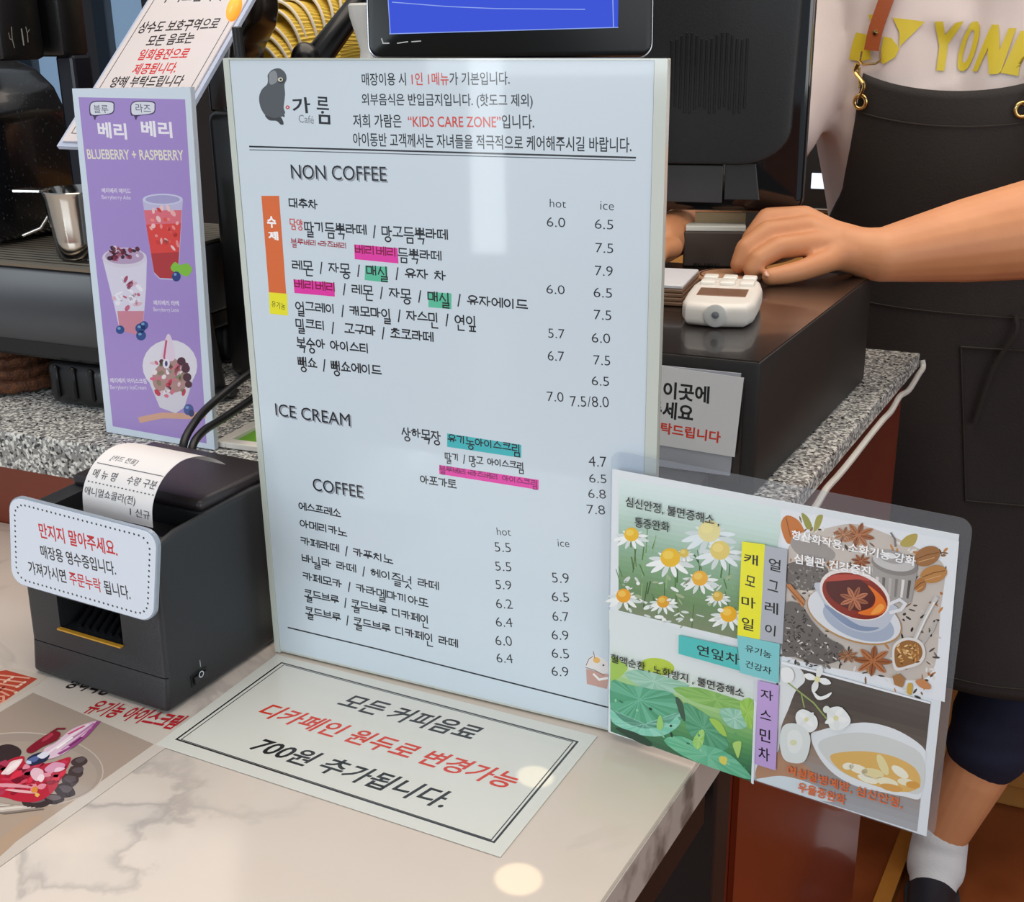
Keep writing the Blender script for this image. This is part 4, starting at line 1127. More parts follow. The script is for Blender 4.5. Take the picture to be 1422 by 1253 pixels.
SPl = Pl(PR.at(PW_, 0, 0), PD, (0, 0, 1))
s0 = SPl.hit(266, 955); s1_ = SPl.hit(286, 925)
bm = B(); slab(bm, SPl, s0[0], max(.006, s0[1]), s1_[0], s1_[1], -.001, .0008, .0003); swp = obj('switch_plate', bm, m_prd, pr)
bm = B(); slab(bm, SPl, s0[0] + .002, max(.006, s0[1]) + .002, s1_[0] - .002, s1_[1] - .002, .0008, .003, .0006); rk = obj('rocker', bm, M('rocker_black', '#1c1d20', .3), swp)
P = Sheet(SPl.moved(.003)); am = (s0[0] + s1_[0]) / 2; bmid = max(.006, s0[1])
P.line2([(am + .0024 * math.cos(t * .5236), bmid + .008 + .0024 * math.sin(t * .5236)) for t in range(12)], .0008, '#d8dde2', 2, closed=True)
P.line2([(am, bmid + .015), (am, bmid + .02)], .0008, '#aab0b6', 2)
P.make('switch_marks', swp, ink('paint_mark', .4))

# the receipt, curling out of the slot
rc = thing('receipt', 'white printed receipt curling out of the top of the black printer', 'receipt', PR.at(.09, .15, -.03))
ra, rb = .064, .135
path = [(.019, .146), (.0195, .154), (.021, .163), (.025, .172), (.031, .180), (.039, .186), (.049, .190), (.060, .190), (.071, .187), (.081, .181), (.087, .176)]
L_ = [0]
for (d0, z0), (d1, z1) in zip(path, path[1:]): L_.append(L_[-1] + math.hypot(d1 - d0, z1 - z0))
sp_ = [Vector((d, z, 0)) for d, z in path]; fine = spline(sp_, 6)
FL = [0]
for a, b_ in zip(fine, fine[1:]): FL.append(FL[-1] + (b_ - a).length)
def on_path(s_):
    s_ = max(0, min(FL[-1] - 1e-6, s_))
    for i in range(len(FL) - 1):
        if FL[i + 1] >= s_:
            t = (s_ - FL[i]) / (FL[i + 1] - FL[i]); q = fine[i].lerp(fine[i + 1], t); tg = (fine[i + 1] - fine[i]).normalized()
            return q, Vector((-tg.y, tg.x, 0))
def roll(u, s_, off=0.0):
    q, nn = on_path(s_)
    q = q + nn * off
    sh = max(0, q.x - .02) * .22
    return PR.at(u + sh, q.y, -q.x)
bm = B(); cl = bm.loops.layers.float_color.new('print')
N_ = 48
for side, off in ((0, .0001), (1, -.0001)):
    rows = [[bm.verts.new(roll(ra + (rb - ra) * k / 4, FL[-1] * i / N_, off)) for k in range(5)] for i in range(N_ + 1)]
    for i in range(N_):
        for k in range(4):
            f = bm.faces.new((rows[i][k], rows[i][k + 1], rows[i + 1][k + 1], rows[i + 1][k])); f.smooth = True
            for l in f.loops: l[cl] = (*lin('#e6e2e0'), 1)
def roll_text(t, u0, u1, s_, h, col='#4a4a50', bold=.0):
    v, fs = glyphs(t, bold); x0 = min(p[0] for p in v); x1 = max(p[0] for p in v); y0 = min(p[1] for p in v); y1 = max(p[1] for p in v)
    vs = [bm.verts.new(roll(u0 + (x - x0) / (x1 - x0) * (u1 - u0), s_ + (y - y0) / (y1 - y0) * h, .0004)) for x, y in v]
    for f in fs:
        try: q = bm.faces.new([vs[i] for i in f])
        except ValueError: continue
        for l in q.loops: l[cl] = (*lin(col), 1)
roll_text('1 신규', .113, .133, .006, .0065); roll_text('애니멀쇼콜라(전)', .066, .118, .0135, .0075); roll_text('- ' * 18, .067, .134, .0245, .0008)
roll_text('메 뉴 명', .069, .093, .0285, .007); roll_text('수량', .104, .117, .029, .0065); roll_text('구분', .120, .133, .029, .0065)
roll_text('_' * 26, .067, .134, .040, .0005); roll_text('[카드 전표]', .076, .102, .044, .006, '#77777c')
obj('paper_strip', bm, ink('receipt_paper', .6), rc)

# the do-not-touch sign hung on the printer's front
SG = PR.moved(.010)
sgn = thing('printer_sign', 'rounded white sign with dotted border hung on the front of the printer', 'sign', SG.at(.06, .085, -.004))
cor = [SG.hit(*p) for p in ((11, 687), (219, 741), (214, 867), (15, 809))]
def bil(u, v):
    return (cor[0][0] * (1 - u) * (1 - v) + cor[1][0] * u * (1 - v) + cor[2][0] * u * v + cor[3][0] * (1 - u) * v,
            cor[0][1] * (1 - u) * (1 - v) + cor[1][1] * u * (1 - v) + cor[2][1] * u * v + cor[3][1] * (1 - u) * v)
def rr_uv(m, rx, ry, n=6):
    return [bil(u, v) for u, v in [(m + rx + rx * math.cos(t), m * 1.6 + ry + ry * math.sin(t)) for t in [math.pi + i * math.pi / 2 / n for i in range(n + 1)]] +
            [(1 - m - rx + rx * math.cos(t), m * 1.6 + ry + ry * math.sin(t)) for t in [1.5 * math.pi + i * math.pi / 2 / n for i in range(n + 1)]] +
            [(1 - m - rx + rx * math.cos(t), 1 - m * 1.6 - ry + ry * math.sin(t)) for t in [i * math.pi / 2 / n for i in range(n + 1)]] +
            [(m + rx + rx * math.cos(t), 1 - m * 1.6 - ry + ry * math.sin(t)) for t in [.5 * math.pi + i * math.pi / 2 / n for i in range(n + 1)]]]
bm = B(); prism(bm, [SG.at(a, b, -.004) for a, b in rr_uv(0, .09, .17)], SG.n * .0032); obj('backing', bm, M('sign_backing', '#9aa6b4', .3, coat=.4), sgn)
bm = B(); slab(bm, SG, .03, .09, PW_ - .02, .125, -.0095, -.0041); obj('mount', bm, m_prd, sgn)
P = Sheet(SG)
paper(P, rr_uv(.008, .085, .16), '#dfe7f2', .0008)
ring = rr_uv(.045, .075, .14, 10); tot = [0]
for i in range(len(ring)): tot.append(tot[-1] + math.dist(ring[i], ring[(i + 1) % len(ring)]))
nd = 84
for k in range(nd):
    s_ = tot[-1] * k / nd
    for i in range(len(ring)):
        if tot[i + 1] >= s_:
            t = (s_ - tot[i]) / (tot[i + 1] - tot[i] + 1e-9); a = ring[i]; b_ = ring[(i + 1) % len(ring)]; c = (a[0] + (b_[0] - a[0]) * t, a[1] + (b_[1] - a[1]) * t); break
    P.add([(c[0] + .00095 * math.cos(q * .785), c[1] + .00095 * math.sin(q * .785)) for q in range(8)], [list(range(8))], '#3a3e45', 2)
P.text('만지지 말아주세요.', (56, 747), (164, 774), 21, '#cc2430', bold=.02, layer=3)
P.text('매장용 영수증입니다.', (58, 775), (162, 800), 18, '#26282c', bold=.015, layer=3)
P.text([('가져가시면 ', '#26282c'), ('주문누락', '#cc2430'), (' 됩니다.', '#26282c')], (41, 797), (182, 834), 18, bold=.015, layer=3)
P.make('printed_sheet', sgn, ink('sign_print', .25, .5, .05))

# power and data leads
for i, (a, b_, c, d_) in enumerate((((254, 622), (268, 590), (295, 560), (345, 520)), ((266, 627), (280, 601), (312, 580), (353, 552)))):
    e0 = on_y(a[0], a[1], 1.02); e1 = on_y(b_[0], b_[1], 1.045); e2 = on_y(c[0], c[1], 1.09); e3 = on_y(d_[0], d_[1], 1.15)
    bm = B(); tube(bm, spline([e0 - UP * .09, e0 - UP * .03, e0, e1, e2, e3, on_y(372, 505 + i * 28, 1.2)], 8), .0038)
    o = obj('printer_cable', bm, M('cable_black', '#151518', .4), None, True)
    tag(o, ['black printer lead, the outer left one of two rising behind the printer', 'black printer lead, the inner right one of two rising behind the printer'][i], 'cable', 'leads behind the printer')

# small white tray with a green insert
ty = thing('green_card_tray', 'white framed card with a green centre lying between printer and price board', 'card tray', on_z(330, 615, ZG))
T0, T1 = on_z(299, 622, ZG), on_z(351, 594, ZG)
td = (T1 - T0); tl_ = td.length; TP = Pl(T0 + UP * .001, td, UP.cross(td))
bm = B()
for a0, b0, a1, b1 in ((0, -.1, tl_, -.088), (0, -.012, tl_, 0), (0, -.088, .012, -.012), (tl_ - .012, -.088, tl_, -.012)):
    slab(bm, TP, a0, b0, a1, b1, 0, .006, .001)
obj('frame', bm, M('cream_plastic', '#e3ded6', .4), ty)
bm = B(); slab(bm, TP, .011, -.089, tl_ - .011, -.011, 0, .002); obj('insert', bm, M('green_card', '#6fae2a', .5), ty)

# ================================================================== cash drawer and what is on it
d0 = on_z(1046, 690, ZG + .001)
ZD = 1.06
DF = frame_at(d0 - EX * .41)
cdw = thing('cash_drawer', 'wide black metal cash drawer under the sales terminal on the granite', 'cash drawer', d0 - EX * .2 + SD * .2)
m_draw = M('drawer_black', '#211a18', .22, coat=.35, bump=(900, .05))
ring = [d0 - EX * .41, d0, d0 + SD * .396, d0 + SD * .396 - EX * .41]
bm = B(); prism(bm, [Vector((p.x, p.y, ZG + .001)) for p in ring], UP * (ZD - ZG - .001))
bmesh.ops.bevel(bm, geom=list(bm.edges), offset=.0035, segments=2, profile=.5, affect='EDGES'); obj('body', bm, M('drawer_side_black', '#1c1a1a', .5, bump=(900, .1)), cdw, True)
bm = B(); prism(bm, [Vector((p.x, p.y, ZD - .0005)) for p in (ring[0] + EX * .002 + SD * .002, ring[1] - EX * .002 + SD * .002, ring[2] - EX * .002 - SD * .002, ring[3] + EX * .002 - SD * .002)], UP * .001); obj('lid', bm, m_draw, cdw)
bm = B(); slab(bm, DF, .012, .012, .398, .1, .0005, .004, .001); fr = obj('front_panel', bm, m_draw, cdw)
bm = B(); lathe(bm, [(0, 0), (.009, 0), (.009, .004), (.004, .004), (.004, .002), (0, .002)], DF.at(.1, .06, .004), DF.n, 20); obj('lock', bm, M('steel', '#b8b8b8', .25, 1.0), fr, True)

# pay-here sign on the drawer front
sd_ = thing('pay_here_sign', 'small clear framed sign with red last line on the front of the cash drawer', 'sign', DF.at(.35, .02, .01))
XP = DF.moved(.0085)
bm = B(); plate(bm, XP, [(.20, .019), (.3905, .019), (.3955, .110), (.20, .110)], -.003, -.0008); obj('clear_holder', bm, film('clear_acrylic', '#cfd3dc', .45, .05), sd_)
P = Sheet(XP)
paper(P, [XP.hit(*p) for p in ((840, 606), (1020, 635), (1033, 525), (840, 497))], '#d3d5d8', .0006)
P.text('이곳에', (920.6, 553), (984.5, 561), 24, '#202228', bold=.03, layer=3); P.text('주세요', (898, 577), (962, 587), 24, '#202228', bold=.03, layer=3)
P.text('부탁드립니다', (900, 599), (1000, 616), 16, '#d2382a', bold=.03, layer=3)
P.make('printed_sheet', sd_, ink('sign_print'))
bm = B(); slab(bm, DF, .22, .0015, .372, .018, .0046, .037, .003); obj('holder_foot', bm, M('drawer_grey', '#2c2a2c', .35), sd_, True)

# handheld card reader
h0, h1 = on_z(993, 457, ZD), on_z(1016, 394, ZD + .016)
h1.z = h0.z; hd_ = (h1 - h0); hl = hd_.length; hd_.normalize()
HP = Pl(h0 + UP * .0012, Vector((hd_.y, -hd_.x, 0)), hd_)
cr = thing('card_reader', 'small cream handheld card reader lying on the black cash drawer', 'card reader', h0 + hd_ * hl * .5)
m_cream = M('cream_plastic', '#e3ded6', .4)
prof = [(-.028, .002), (.0, -.003), (.028, .002), (.0335, .02), (.0345, .06), (.034, hl * .7), (.030, hl - .012), (.020, hl - .002), (-.020, hl - .002), (-.030, hl - .012), (-.034, hl * .7), (-.0345, .06), (-.0335, .02)]
bm = B(); prism(bm, [HP.at(a, b, 0) for a, b in prof], UP * .022)
bmesh.ops.bevel(bm, geom=[e for e in bm.edges if abs((e.verts[0].co - e.verts[1].co).z) < .01], offset=.007, segments=4, profile=.5, affect='EDGES', clamp_overlap=True)
obj('body', bm, m_cream, cr, True)
bm = B(); slab(bm, HP, -.023, .034, .023, .068, .0215, .0226, .001); obj('screen', bm, M('amber_display', '#8f6a52', .2, coat=.5), cr)
for r_ in range(2):
    for c_ in range(3):
        x = (-.019, 0, .019)[c_]; y = .090 + r_ * .025
        bm = B(); slab(bm, HP, x - .007, y - .008, x + .007, y + .008, .021, .0255, .0018, 3); obj('button', bm, M('button_cream', '#efece4', .35), cr, True)
bm = B(); lathe(bm, [(0, 0), (.0105, 0), (.0105, .0015), (.009, .0022), (0, .0022)], HP.at(0, -.001, .0115), -hd_, 24); pt = obj('sensor_pad', bm, M('pale_grey_plastic', '#c9cac6', .35), cr, True)
bm = B(); lathe(bm, [(0, 0), (.0035, 0), (.003, .0012), (0, .002)], HP.at(0, -.0032, .0125), -hd_, 16); obj('lens', bm, M('lens', '#6f7478', .1), pt, True)

# leather coaster, white cards, box
cc = on_z(1012, 382, ZD + .006)
bm = B(); lathe(bm, [(0, .0012), (.034, .0012), (.036, .003), (.036, .0045), (.034, .006), (0, .006)], Vector((cc.x, cc.y + .004, ZD)), UP, 40)
cs_ = thing('coaster', 'round tan leather coaster on the cash drawer under the fingertips', 'coaster', Vector((cc.x, cc.y, ZD)))
obj('disc', bm, M('tan_leather', '#c69a78', .5, var=(60, '#a57552', 3, .4, .7)), cs_, True)
bm = B(); tube(bm, [Vector((cc.x + .030 * math.cos(t * .2618), cc.y + .004 + .030 * math.sin(t * .2618), ZD + .0062)) for t in range(24)], .0007, 6, closed=True)
obj('stitching', bm, M('dark_thread', '#5a3a28', .7), cs_)
pa = on_z(945, 408, ZD)
for i in range(5):
    WPl = Pl(Vector((pa.x - .06, pa.y - .045, ZD + .0012 + i * .0042)), Vector((.93, -.36 + i * .01, 0)), Vector((.36 - i * .01, .93, 0)))
    bm = B(); slab(bm, WPl, 0, 0, .056, .085, 0, .0038, .0008, 1)
    o = obj('card_pack', bm, M('white_card', '#d9d8dc', .5) if i == 4 else M('kraft_card', '#8a6a52', .6), None)
    tag(o, 'flat white card on top of the brown packs beside the card reader' if i == 4 else 'flat brown pack in the little stack beside the card reader', 'card', 'card packs beside the reader')
bx = on_z(975, 372, ZD)
BX = Pl(Vector((bx.x, bx.y, ZD + .001)), Vector((.98, -.15, 0)), UP)
bxt = thing('till_box', 'dark brown box with a tan top flap and pale strip behind the card reader', 'box', BX.at(0, 0, -.03))
bm = B(); slab(bm, BX, -.022, 0, .048, .040, -.03, 0, .002); obj('body', bm, M('dark_brown_card', '#4a3f38', .55), bxt)
bm = B(); slab(bm, BX, -.02, .0402, .047, .046, -.029, -.002, .001); obj('pale_strip', bm, M('pale_strip', '#d9d9cf', .5), bxt)
bm = B(); prism(bm, [BX.at(-.01, .046, -.03), BX.at(.047, .046, -.03), BX.at(.047, .046, -.026), BX.at(-.01, .046, -.026)], UP * .012); obj('flap', bm, M('tan_card', '#9a825f', .55), bxt)
P = Sheet(BX.moved(.0002)); P.text('하나카드', (962, 371), (1000, 372), 6, '#141210', bold=.02); P.make('lettering', bxt, ink('box_print', .6))

# ================================================================== sales terminal: rear of the operator's monitor
MY = 1.36
MPl = Pl(on_y(1118, 270, MY), Vector((math.cos(-.26), math.sin(-.26), 0)), (0, 0, 1))
mw_, mh = .37, .34
a1 = MPl.hit(1119, 200)[0]; b0 = MPl.hit(1080, 296)[1]
pt_ = thing('pos_terminal', 'black sales terminal monitor seen from behind with slotted vents above the cash drawer', 'terminal', MPl.at(a1 - mw_ / 2, b0 - .06, -.05))
m_gloss = M('gloss_black', '#0b0c0e', .08, coat=.5); m_matte = M('matte_black', '#1f2123', .5, bump=(600, .15))
bm = B(); plate(bm, MPl, rrect(a1 - mw_, b0, a1, b0 + mh, .016), -.030, 0, .006); obj('housing', bm, m_gloss, pt_, True)
bm = B(); plate(bm, MPl, rrect(a1 - mw_ - .001, b0 - .001, a1 + .0015, b0 + mh + .001, .017), -.020, -.016); obj('chrome_band', bm, M('dark_chrome', '#6f6660', .2, .9), pt_, True)
c0 = MPl.hit(1103, 130)[0]; cb = MPl.hit(950, 226)[1]
pts = [(a1 - mw_ + .03, cb), (c0 - .07, cb)]
for i in range(9): t = i / 8 * math.pi / 2; pts.append((c0 - .055 + .055 * math.sin(t), cb + .040 * (1 - math.cos(t))))
pts += [(c0 + .004, b0 + mh - .04), (c0 - .01, b0 + mh - .02), (a1 - mw_ + .03, b0 + mh - .02)]
bm = B(); plate(bm, MPl, pts, -.002, .016, .004); bk = obj('back_cover', bm, m_matte, pt_, True)
v0 = MPl.hit(936, 50); v1 = MPl.hit(1035, 152)
for i in range(16):
    a = v0[0] + (v1[0] - v0[0]) * i / 15
    bm = B(); slab(bm, MPl, a - .0011, v1[1] + .004 * math.sin(i * 1.3), a + .0011, v0[1] - .004 * math.cos(i * .9), .0158, .0172, .0004, 1); obj('vent_slot', bm, m_prd, bk)
ll = MPl.hit(932, 285), MPl.hit(1005, 228)
bm = B(); slab(bm, MPl, ll[0][0] - .06, ll[0][1] + .004, ll[1][0], ll[1][1] - .001, .0001, .003, .001); obj('label_plate', bm, M('grey_plate', '#3b3a3c', .45), pt_)
ll = MPl.hit(1008, 226), MPl.hit(1055, 278)
bm = B(); plate(bm, MPl, [(ll[0][0], ll[0][1]), (ll[0][0], ll[1][1]), (ll[1][0], ll[1][1]), (ll[1][0] - .006, ll[0][1])], .0001, .003, .001); obj('port_cover', bm, M('grey_plate2', '#2f2f31', .4), pt_)
bm = B(); slab(bm, MPl, a1 - .30, ZD + .002 - MPl.o.z, a1 - .22, b0 + .10, -.055, -.028, .006); slab(bm, MPl, a1 - .33, ZD + .0015 - MPl.o.z, a1 - .22, ZD + .014 - MPl.o.z, -.09, .02, .005); obj('stand', bm, m_matte, pt_, True)
bm = B(); slab(bm, MPl, a1 - mw_ + .015, b0 + .015, a1 - .015, b0 + mh - .015, -.0315, -.0298); obj('screen', bm, M('dark_screen', '#101216', .1), pt_)

# customer display in front of it
CY = 1.15
ctl = math.radians(8)
c_r, c_l = on_y(903, 78, CY), on_y(512, 80, CY)
cx_ = (c_r - c_l).normalized(); cy_ = (UP * math.cos(ctl) + Vector((0, math.sin(ctl), 0))); cy_ = (cy_ - cx_ * cy_.dot(cx_)).normalized()
CP = Pl(c_l, cx_, cy_)
cu = thing('customer_display', 'black rimmed customer display with a glowing blue screen behind the price board', 'display', CP.at(.13, 0, -.02))
cw = CP.hit(906, 40)[0]
bm = B(); plate(bm, CP, rrect(0, 0, cw, .19, .012), -.022, 0, .003); obj('bezel', bm, M('bezel_black', '#0d0e0e', .25, spec=.25), cu, True)
bm = B(); plate(bm, CP, rrect(-.0015, -.0015, cw + .0015, .1915, .0135), -.014, -.008, .001); obj('silver_edge', bm, M('silver_edge', '#9a9ca0', .25, .9), cu, True)
e0 = CP.hit(541, 47); e1 = CP.hit(858, 38)
scr = bpy.data.materials.new('blue_screen'); scr.use_nodes = True
b = scr.node_tree.nodes['Principled BSDF']; b.inputs['Base Color'].default_value = (.004, .004, .01, 1); b.inputs['Roughness'].default_value = .12
b.inputs['Emission Color'].default_value = lin('#3a57e6') + (1,); b.inputs['Emission Strength'].default_value = .85
bm = B(); prism(bm, [CP.at(e0[0], e0[1], .0002), CP.at(e1[0], e1[1], .0002), CP.at(e1[0] + .0008, .178, .0002), CP.at(e0[0] - .001, .178, .0002)], CP.n * .0006); so = obj('screen', bm, scr, cu)
P = Sheet(CP.moved(.0009))
P.line([(541, 47), (858, 38)], 1.2, '#9fc2ff', 2); P.line([(542, 46), (539, 0)], 1.2, '#9fc2ff', 2); P.line([(852, 37), (851, 0)], 1.4, '#8fb6ff', 2)
P.line([(545, 3), (620, 9), (690, 12), (812, 13)], 1.2, '#8f9cf0', 2)
em = M('screen_marks', '#20264a', .3, emit=('#9db8ff', .8)); P.make('screen_lines', so, em) if False else None
bm = B()
for f in P.F:
    bm.faces.new([bm.verts.new(P.V[i]) for i in f])
obj('screen_lines', bm, em, so)
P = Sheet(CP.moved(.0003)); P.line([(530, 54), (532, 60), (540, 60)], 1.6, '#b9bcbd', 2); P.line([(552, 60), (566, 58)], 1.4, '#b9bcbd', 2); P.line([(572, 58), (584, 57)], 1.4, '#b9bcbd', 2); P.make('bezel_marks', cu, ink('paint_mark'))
sb = CP.at(.13, .03, -.03)
bm = B(); tube(bm, [sb + Vector((0, .012, 0)), sb + Vector((0, .06, -.06)), Vector((sb.x, sb.y + .06, ZD + .01))], .014, 16); slab(bm, Pl(Vector((sb.x - .07, sb.y + .02, ZD + .0015)), (1, 0, 0), (0, 1, 0)), 0, 0, .14, .1, 0, .01, .004); obj('stand', bm, m_matte, cu, True)

# white cable under the granite edge
ns = Vector((SD.y, -SD.x, 0))
pts = [CB + ns * .003 + ED * .004 - UP * .010, CB + ns * .005 - UP * .018, CB + ns * .004 - SD * .02 - UP * .022]
for i in range(1, 14):
    t = i / 13
    pts.append(CB.lerp(C1, t * .95) + ns * (.0035 + .0008 * math.sin(i * 2.1)) - SD * .03 * (1 - t) - UP * (.0215 + .005 * math.sin(i * 1.7) ** 2 + .003 * t))
bm = B(); tube(bm, spline(pts, 5), .0034, 8)
o = obj('white_cable', bm, M('white_cable', '#d8d4cc', .4), None, True); tag(o, 'white cable running under the right edge of the granite top', 'cable')

# ================================================================== coffee machine at the left
f_ = on_z(60, 565, ZG + .001); PMc = frame_at(f_)
cm = thing('coffee_machine', 'big black coffee machine with a drip tray at the left behind the poster', 'coffee machine', PMc.at(-.1, 0, -.2))
m_cm = M('machine_black', '#0f0f10', .35, bump=(300, .1)); m_tray = M('tray_grey', '#3a3c40', .3)
tz = 1.097 - ZG; tb = 1.012 - ZG
bm = B(); pr_ = [(-.6, 0), (.088, 0), (.095, -.006), (.098, -.016), (.098, -.30), (-.6, -.30)]
prism(bm, [PMc.at(a, tb, c) for a, c in pr_], UP * (tz - tb - .006)); bmesh.ops.bevel(bm, geom=[e for e in bm.edges if e.calc_face_angle(0) > 1], offset=.004, segments=2, profile=.5, affect='EDGES'); obj('drip_tray', bm, m_tray, cm, True)
bm = B()
for i in range(26):
    c = -.012 - i * .011
    tube(bm, [PMc.at(-.6, tz - .003, c), PMc.at(.092, tz - .003, c)], .0022, 6)
tube(bm, [PMc.at(-.6, tz - .003, -.004), PMc.at(.09, tz - .003, -.004), PMc.at(.094, tz - .003, -.012), PMc.at(.094, tz - .003, -.29)], .003, 6)
obj('grate', bm, M('grate_metal', '#8f8678', .3, .8), cm, True)
bm = B(); slab(bm, PMc, -.6, tb - .022, .092, tb + .001, -.29, -.012, .004); obj('under_tray', bm, m_cm, cm)
for x, y in ((-.002, -.03), (-.002, -.24), (-.5, -.03)):
    bm = B(); slab(bm, PMc, x, 0, x + .088, tb - .022, y - .05, y + .02, .012, 3)
    for k in range(3): slab(bm, PMc, x + .015 + k * .024, .01, x + .021 + k * .024, tb - .026, y + .018, y + .024, .002, 1)
    obj('foot', bm, m_cm, cm, True)
u0 = PMc.moved(-.06)
# rear body, round boiler drum and upper head
m_drum = M('drum_black', '#101114', .22, coat=.4, var=(260, '#3c4046', 2, .62, .72))
ub = u0.moved(-.14); uf = ub
dr = ub.hit(113, 292)[0]
bm = B(); prf = [(.0, .145)]
dp = [(dr, tz + .002), (dr, u0.hit(110, 230)[1]), (ub.hit(98, 170)[0], u0.hit(98, 170)[1]), (ub.hit(80, 130)[0], u0.hit(80, 130)[1]), (ub.hit(55, 103)[0], u0.hit(55, 103)[1]), (ub.hit(20, 85)[0], u0.hit(20, 85)[1]), (-.72, u0.hit(20, 85)[1]), (-.72, tz + .002)]
prism(bm, [u0.at(a, b, -.14) for a, b in dp], u0.n * .14); bmesh.ops.bevel(bm, geom=[e for e in bm.edges if e.calc_face_angle(0) > .2], offset=.008, segments=3, profile=.5, affect='EDGES', clamp_overlap=True)
obj('drum', bm, m_drum, cm, True)
hz = u0.hit(60, 84)[1]; hr = u0.moved(-.09).hit(124, 60)[0]
bm = B(); slab(bm, u0, -.62, hz, u0.moved(-.04).hit(60, 40)[0], hz + .30, -.04, .02, .006); slab(bm, u0, -.62, hz + .002, hr, hz + .3, -.09, -.05, .006); obj('head', bm, m_cm, cm, True)
P = Sheet(u0.moved(.021)); P.line([(12, 46), (14, 54), (18, 56)], 1.2, '#6d685e', 2); P.line([(16, 38), (17, 54), (20, 66)], 1.6, '#6d685e', 2); P.line([(30, 41), (33, 62)], 2.4, '#7a756c', 2); P.line([(36, 38), (38, 46), (39, 58)], 1.6, '#6d685e', 2); P.line([(41, 41), (38, 46)], 1, '#6d685e', 2); P.make('emblem', cm, ink('paint_mark'))
bm = B(); slab(bm, u0, u0.moved(-.09).hit(106, 100)[0], tz, u0.moved(-.09).hit(130, 100)[0], hz + .004, -.09, -.06, .004); obj('rear_post', bm, M('navy_black', '#12141f', .3), cm)

# steel jug on the tray
jg = PMc.at(.040, tz + .0004, -.050)
sj = thing('steel_jug', 'small polished steel jug with a flat handle tab on the drip tray', 'jug', jg)
bm = B(); lathe(bm, [(0, 0), (.0255, 0), (.028, .003), (.030, .02), (.0345, .062), (.0375, .070), (.0368, .071), (.0335, .062), (.0288, .02), (.026, .005), (0, .004)], jg, UP, 40); obj('body', bm, M('polished_steel', '#c9c6c0', .12, 1.0), sj, True)
hv = (-EX * .9 - ED * .3).normalized()
bm = B(); prism(bm, [jg + UP * .0685 + hv * a + hv.cross(UP) * w for a, w in ((.034, -.012), (.066, -.009), (.072, 0), (.066, .009), (.034, .012))], UP * .0022); obj('handle', bm, M('polished_steel'), sj)
bm = B(); tube(bm, [jg + UP * .045 + hv * .033, jg + UP * .03 + hv * .045, jg + UP * .022 + hv * .066], .0018); obj('wire_rest', bm, M('polished_steel'), sj, True)

# brown woven coil under the tray
br0 = on_z(20, 540, ZG)
wc = thing('woven_coil', 'round brown woven coil lying on the granite under the coffee machine', 'trivet', Vector((br0.x - .02, br0.y + .05, ZG)))
bm = B()
for r_ in range(4):
    R_ = .085 - r_ * .016
    tube(bm, [Vector((br0.x - .02 + R_ * math.cos(t * .13), br0.y + .05 + R_ * math.sin(t * .13), ZG + .0105 + r_ * .0092 + .0015 * math.sin(t * 3))) for t in range(48)], .0075, 8, closed=True)
obj('rope', bm, M('brown_rope', '#6d3f22', .75, var=(160, '#3e2110', 3, .35, .7), bump=(400, .8)), wc, True)
bm = B(); lathe(bm, [(0, .003), (.035, .003), (.035, .038), (0, .04)], Vector((br0.x - .02, br0.y + .05, ZG)), UP, 24); obj('centre', bm, M('brown_rope'), wc, True)

# ================================================================== behind the board: grinder, cups, tumbler
gp = on_y(330, 90, 1.34)
GPl = frame_at(Vector((gp.x, gp.y, ZG + .001)))
gr = thing('coffee_grinder', 'tall glossy black appliance standing between the purple poster and the price board', 'grinder', GPl.at(0, 0, -.06))
GB = GPl.moved(-.085); g1 = GB.hit(380, 20)[0] - .02; g0 = GPl.hit(292, 120)[0]
h_ = [(GB.hit(x, y)[0], GPl.hit(x, y)[1]) for x, y in ((364, 92), (371, 70), (387, 36), (390, 8))]
bm = B(); slab(bm, GPl, g0 - .02, 0, g1 + .03, .30, -.085, -.01, .012, 3); obj('body', bm, M('appliance_black', '#0c0b0b', .3, coat=.2), gr, True)
bm = B(); out = [(g0 - .025, .295), (g0 - .025, .46)] + [(h_[3][0] - .004, .46), (h_[3][0], h_[3][1]), (h_[2][0], h_[2][1]), (h_[1][0], h_[1][1]), (h_[0][0] - .006, .295)]
prism(bm, [GPl.at(a, b, -.085) for a, b in out], GPl.n * .06); bmesh.ops.bevel(bm, geom=[e for e in bm.edges if e.calc_face_angle(0) > .3], offset=.006, segments=3, profile=.5, affect='EDGES', clamp_overlap=True); obj('hopper', bm, M('hopper_brown_black', '#17110e', .2, coat=.3), gr, True)
# small glowing bulb added for an orange reflection beside it
lp = on_y(325, 12, 1.20)
wl = thing('warm_lamp', 'small glowing orange lamp behind the leaning white notice', 'lamp', lp + Vector((0, .03, -.1)))
bm = B(); ball(bm, lp, .0065, 1, 1, 1.9, rot=Matrix.Rotation(.45, 3, 'Y').to_euler(), sub=3); obj('bulb', bm, M('orange_glow', '#ffb050', .3, emit=('#ff7a1c', 1.3)), wl, 'all')
bm = B(); tube(bm, [lp + Vector((0, .006, -.016)), Vector((lp.x, lp.y + .02, 1.2)), Vector((lp.x, lp.y + .03, ZG + .003))], .005); lathe(bm, [(0, 0), (.02, 0), (.02, .006), (0, .008)], Vector((lp.x, lp.y + .03, ZG + .001)), UP, 20); obj('stem', bm, M('dark_plastic'), wl, True)

